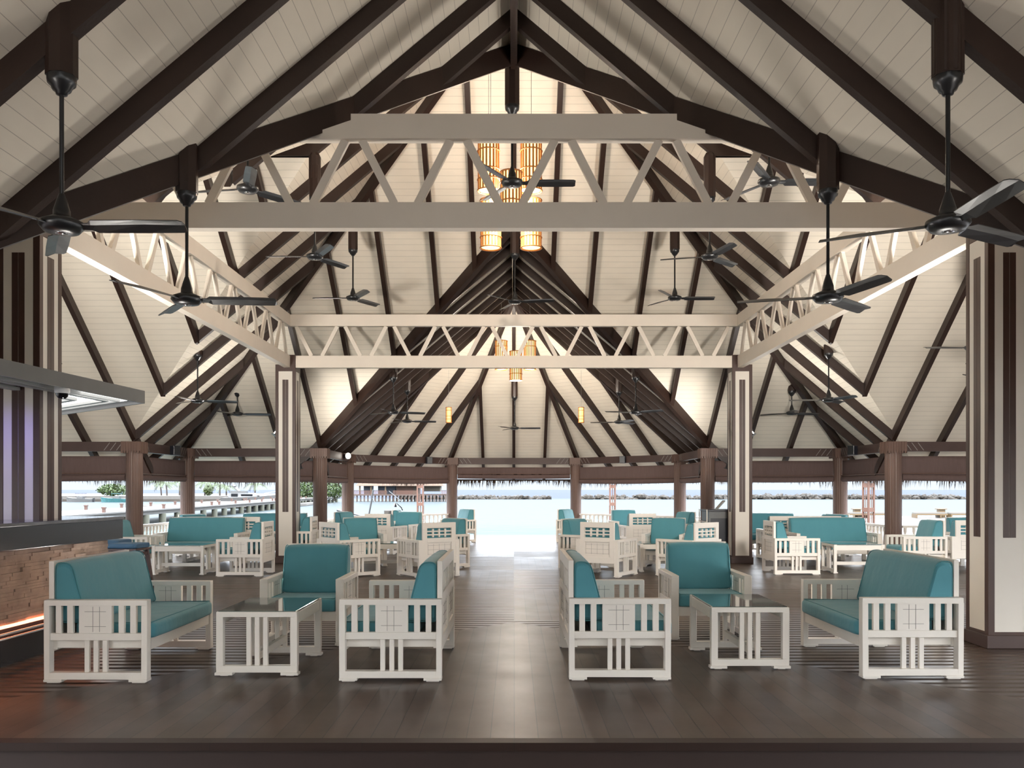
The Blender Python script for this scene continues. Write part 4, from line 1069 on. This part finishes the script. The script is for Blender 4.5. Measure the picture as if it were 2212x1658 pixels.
small_boat(172, 183, 5.6, M['boat'], 'white speedboat with navy canopy by the sea wall', 180, M['navy'])
small_boat(112, 183, 4.5, M['boat'], 'white boat bow showing at the edge of the front left column', 0, M['navy'])
small_boat(250, 180, 6.2, M['aqua'], 'aqua patterned boat beside the post beyond the bar', 180, M['aqua'])

# bungalow on stilts
def bungalow():
    c = Vector((-24.5, 190, 0)); o = empty('water_bungalow', c, 'red brown bungalow on stilts over the lagoon', 'bungalow')
    def X(x_): return (x_-1110)*190/1900-c.x
    def Zp(y_): return EYE-(y_-1057)*.1
    mb = MB(); mb.box(X(763), X(905), -2, 5, Zp(1070), Zp(1067)); mb.build('deck', M['timber'], o)
    mb = MB(); mb.box(X(903), X(967), -1, 5, Zp(1069.5), Zp(1066.5)); mb.build('side_deck', M['timber'], o)
    pile = None
    for i in range(26):
        for yy in (-1.6, 3.0):
            x_ = X(766+i*7.9)
            if pile is None: mb = MB(); mb.box(-.13, .13, -.13, .13, -2.0, Zp(1069.5)); pile = mb.build('stilt', M['timber'], o); q = pile
            else: q = pile.copy(); COL.objects.link(q); q.parent = o
            q.location = (x_, yy, 0)
    mb = MB(); mb.box(X(784), X(800), 1, 4.5, Zp(1067), Zp(1048)); mb.box(X(815), X(852), 1, 4.5, Zp(1067), Zp(1048)); mb.build('shuttered_wall', M['bluewall'], o)
    mb = MB(); mb.box(X(856), X(894), .5, 4.5, Zp(1067), Zp(1048)); mb.build('timber_wall', M['orange'], o)
    mb = MB(); mb.box(X(912), X(950), .5, 4.5, Zp(1061), Zp(1048)); mb.box(X(892), X(902), .4, 4.5, Zp(1067), Zp(1048)); mb.build('cream_wall', M['creamwall'], o)
    mb = MB(); 
    for a, b in (((772, 1049), (858, 1043)), ((850, 1049), (960, 1043))):
        mb.loft([[Vector((X(a[0]), -2.4, Zp(a[1]))), Vector((X(b[0]), -2.4, Zp(a[1]))), Vector((X(b[0]), 6, Zp(a[1]))), Vector((X(a[0]), 6, Zp(a[1])))],
                 [Vector((X(a[0]+20), 1.2, Zp(1022))), Vector((X(b[0]-20), 1.2, Zp(1022))), Vector((X(b[0]-20), 2.4, Zp(1022))), Vector((X(a[0]+20), 2.4, Zp(1022)))]], smooth=False)
    mb.build('roof', M['thatch'], o)
    mb = MB()
    for x0, x1 in ((763, 838), (852, 902), (955, 967)):
        mb.box(X(x0), X(x1), -1.9, -1.8, Zp(1060), Zp(1059)); n = int((x1-x0)/2)
        for i in range(n+1): xx = X(x0+(x1-x0)*i/n); mb.box(xx-.04, xx+.04, -1.9, -1.82, Zp(1067), Zp(1059))
    mb.build('balustrade', M['orange'], o)
    for x_ in (804, 835, 780): mb = MB(); mb.box(X(x_)-.15, X(x_)+.15, -1.7, -1.4, Zp(1067), Zp(1048)); mb.build('veranda_post', M['pinewood'], o)
bungalow()

# ornate lattice pillars on the terrace outside
def pillar(x, D, w, lb, rz=0):
    c = Vector(((x-1110)*D/1900, D, -.3)); o = empty('lattice_pillar', c, lb, 'pillar', rz=R(rz)); h = w/2; H = 2.35
    mb = MB()
    for sx_ in (-1, 1):
        for sy_ in (-1, 1): mb.box(min(sx_*h, sx_*h*.62), max(sx_*h, sx_*h*.62), min(sy_*h, sy_*h*.62), max(sy_*h, sy_*h*.62), 0, H)
    for z0, z1 in ((0, .62), (1.18, 1.30), (1.86, 1.98), (H-.08, H)): mb.box(-h*.98, h*.98, -h*.98, h*.98, z0, z1)
    mb.build('frame', M['orange'], o)
    mb = MB()
    for i in range(4):
        Mx = Matrix.Rotation(i*math.pi/2, 4, 'Z'); mb.box(-.008, .008, -h*.9, -h*.84, .6, H-.08, 0, Mx)
    mb.build('grille_bar', M['orange'], o)
pillar(908, 34, .26, 'ornate orange pillar seen left of the sea doorway')
pillar(1323, 34, .24, 'ornate orange pillar seen right of the sea doorway')
pillar(1876, 24.5, .24, 'ornate red brown pillar outside the right step', 25)

# sun loungers
def lounger(x, lb):
    c = px(x, 1118, -.22); o = empty('sun_lounger', c, lb, 'sun lounger', group='yellow pine sun loungers')
    mb = MB(); mb.box(-.95, .95, -.33, .33, .17, .25); mb.box(-.95, -.88, -.33, .33, 0, .17); mb.box(.5, .57, -.33, .33, 0, .17); mb.build('frame', M['pinewood'], o)
    mb = MB(); mb.box(-.93, .93, -.31, .31, .25, .33); mb.build('mattress', M['sand'], o)
for x_, lb in ((2008, 'yellow pine sun lounger on the sand, nearest the front right column'), (2083, 'sun lounger cut off by the front right column'), (1903, 'sun lounger half hidden by the far right post'), (1840, 'sun lounger between the two right posts')): lounger(x_, lb)
def sidebox(x, lb):
    c = px(x, 1118, -.22); c.y += .6; o = empty('side_table', c, lb, 'side table')
    mb = MB(); mb.box(-.18, .18, -.18, .18, 0, .5); mb.build('base', M['pinewood'], o)
    mb = MB(); mb.box(-.26, .26, -.26, .26, .5, .55); mb.build('top', M['pinewood'], o)
sidebox(2043, 'tall yellow pine side table between the sun loungers'); sidebox(1859, 'yellow pine side table left of the red brown pillar')

# lectern with curved lamp, and sailing poles near the left corner
def lectern():
    c = Vector((-3.55, 27.9, -.22)); c.x = (848-1110)*27.9/1900; o = empty('lectern', c, 'pale lectern with a curved grey lamp beyond the left corner railing', 'lectern')
    mb = MB(); mb.box(-.24, .24, -.2, .2, 0, 1.06); mb.build('body', M['concrete'], o)
    mb = MB(); mb.tube([(.32, 0, 1.06), (.28, 0, 1.15), (.18, 0, 1.24), (.12, 0, 1.30)], [.02, .02, .015, .01], 6); mb.lathe([(.0, 1.32), (.03, 1.28), (.07, 1.17)], (.08, 0, 0), n=12); mb.build('lamp', M['boatglass'], o)
lectern()
def catamaran():
    D = 46; c = Vector(((800-1110)*D/1900, D, WZ)); o = empty('outrigger_boat', c, 'small sailing boat with dark poles afloat beyond the left corner', 'boat')
    def q(x_, y_): return Vector(((x_-800)*D/1900, 0, EYE-(y_-1057)*D/1900-WZ))
    mb = MB(); mb.tube([q(797, 1110), q(803, 1078), q(806, 1058)], .05, 6); mb.build('mast', M['blackm'], o)
    mb = MB(); mb.tube([q(728, 1101), q(740, 1104.5)], .07, 6); mb.tube([q(740, 1104.5), q(779, 1113)], .05, 6); mb.build('boom', M['blackm'], o)
    mb = MB(); mb.tube([q(840, 1060), q(868, 1083)], .02, 5); mb.tube([q(803, 1074), q(809, 1084)], .03, 5); mb.build('stay', M['boat'], o)
    mb = MB(); hull(mb, 4.2, .5, .35, .3); mb.xf(Matrix.Translation((-.2, 0, 0))); mb.build('hull', M['boat'], o)
catamaran()
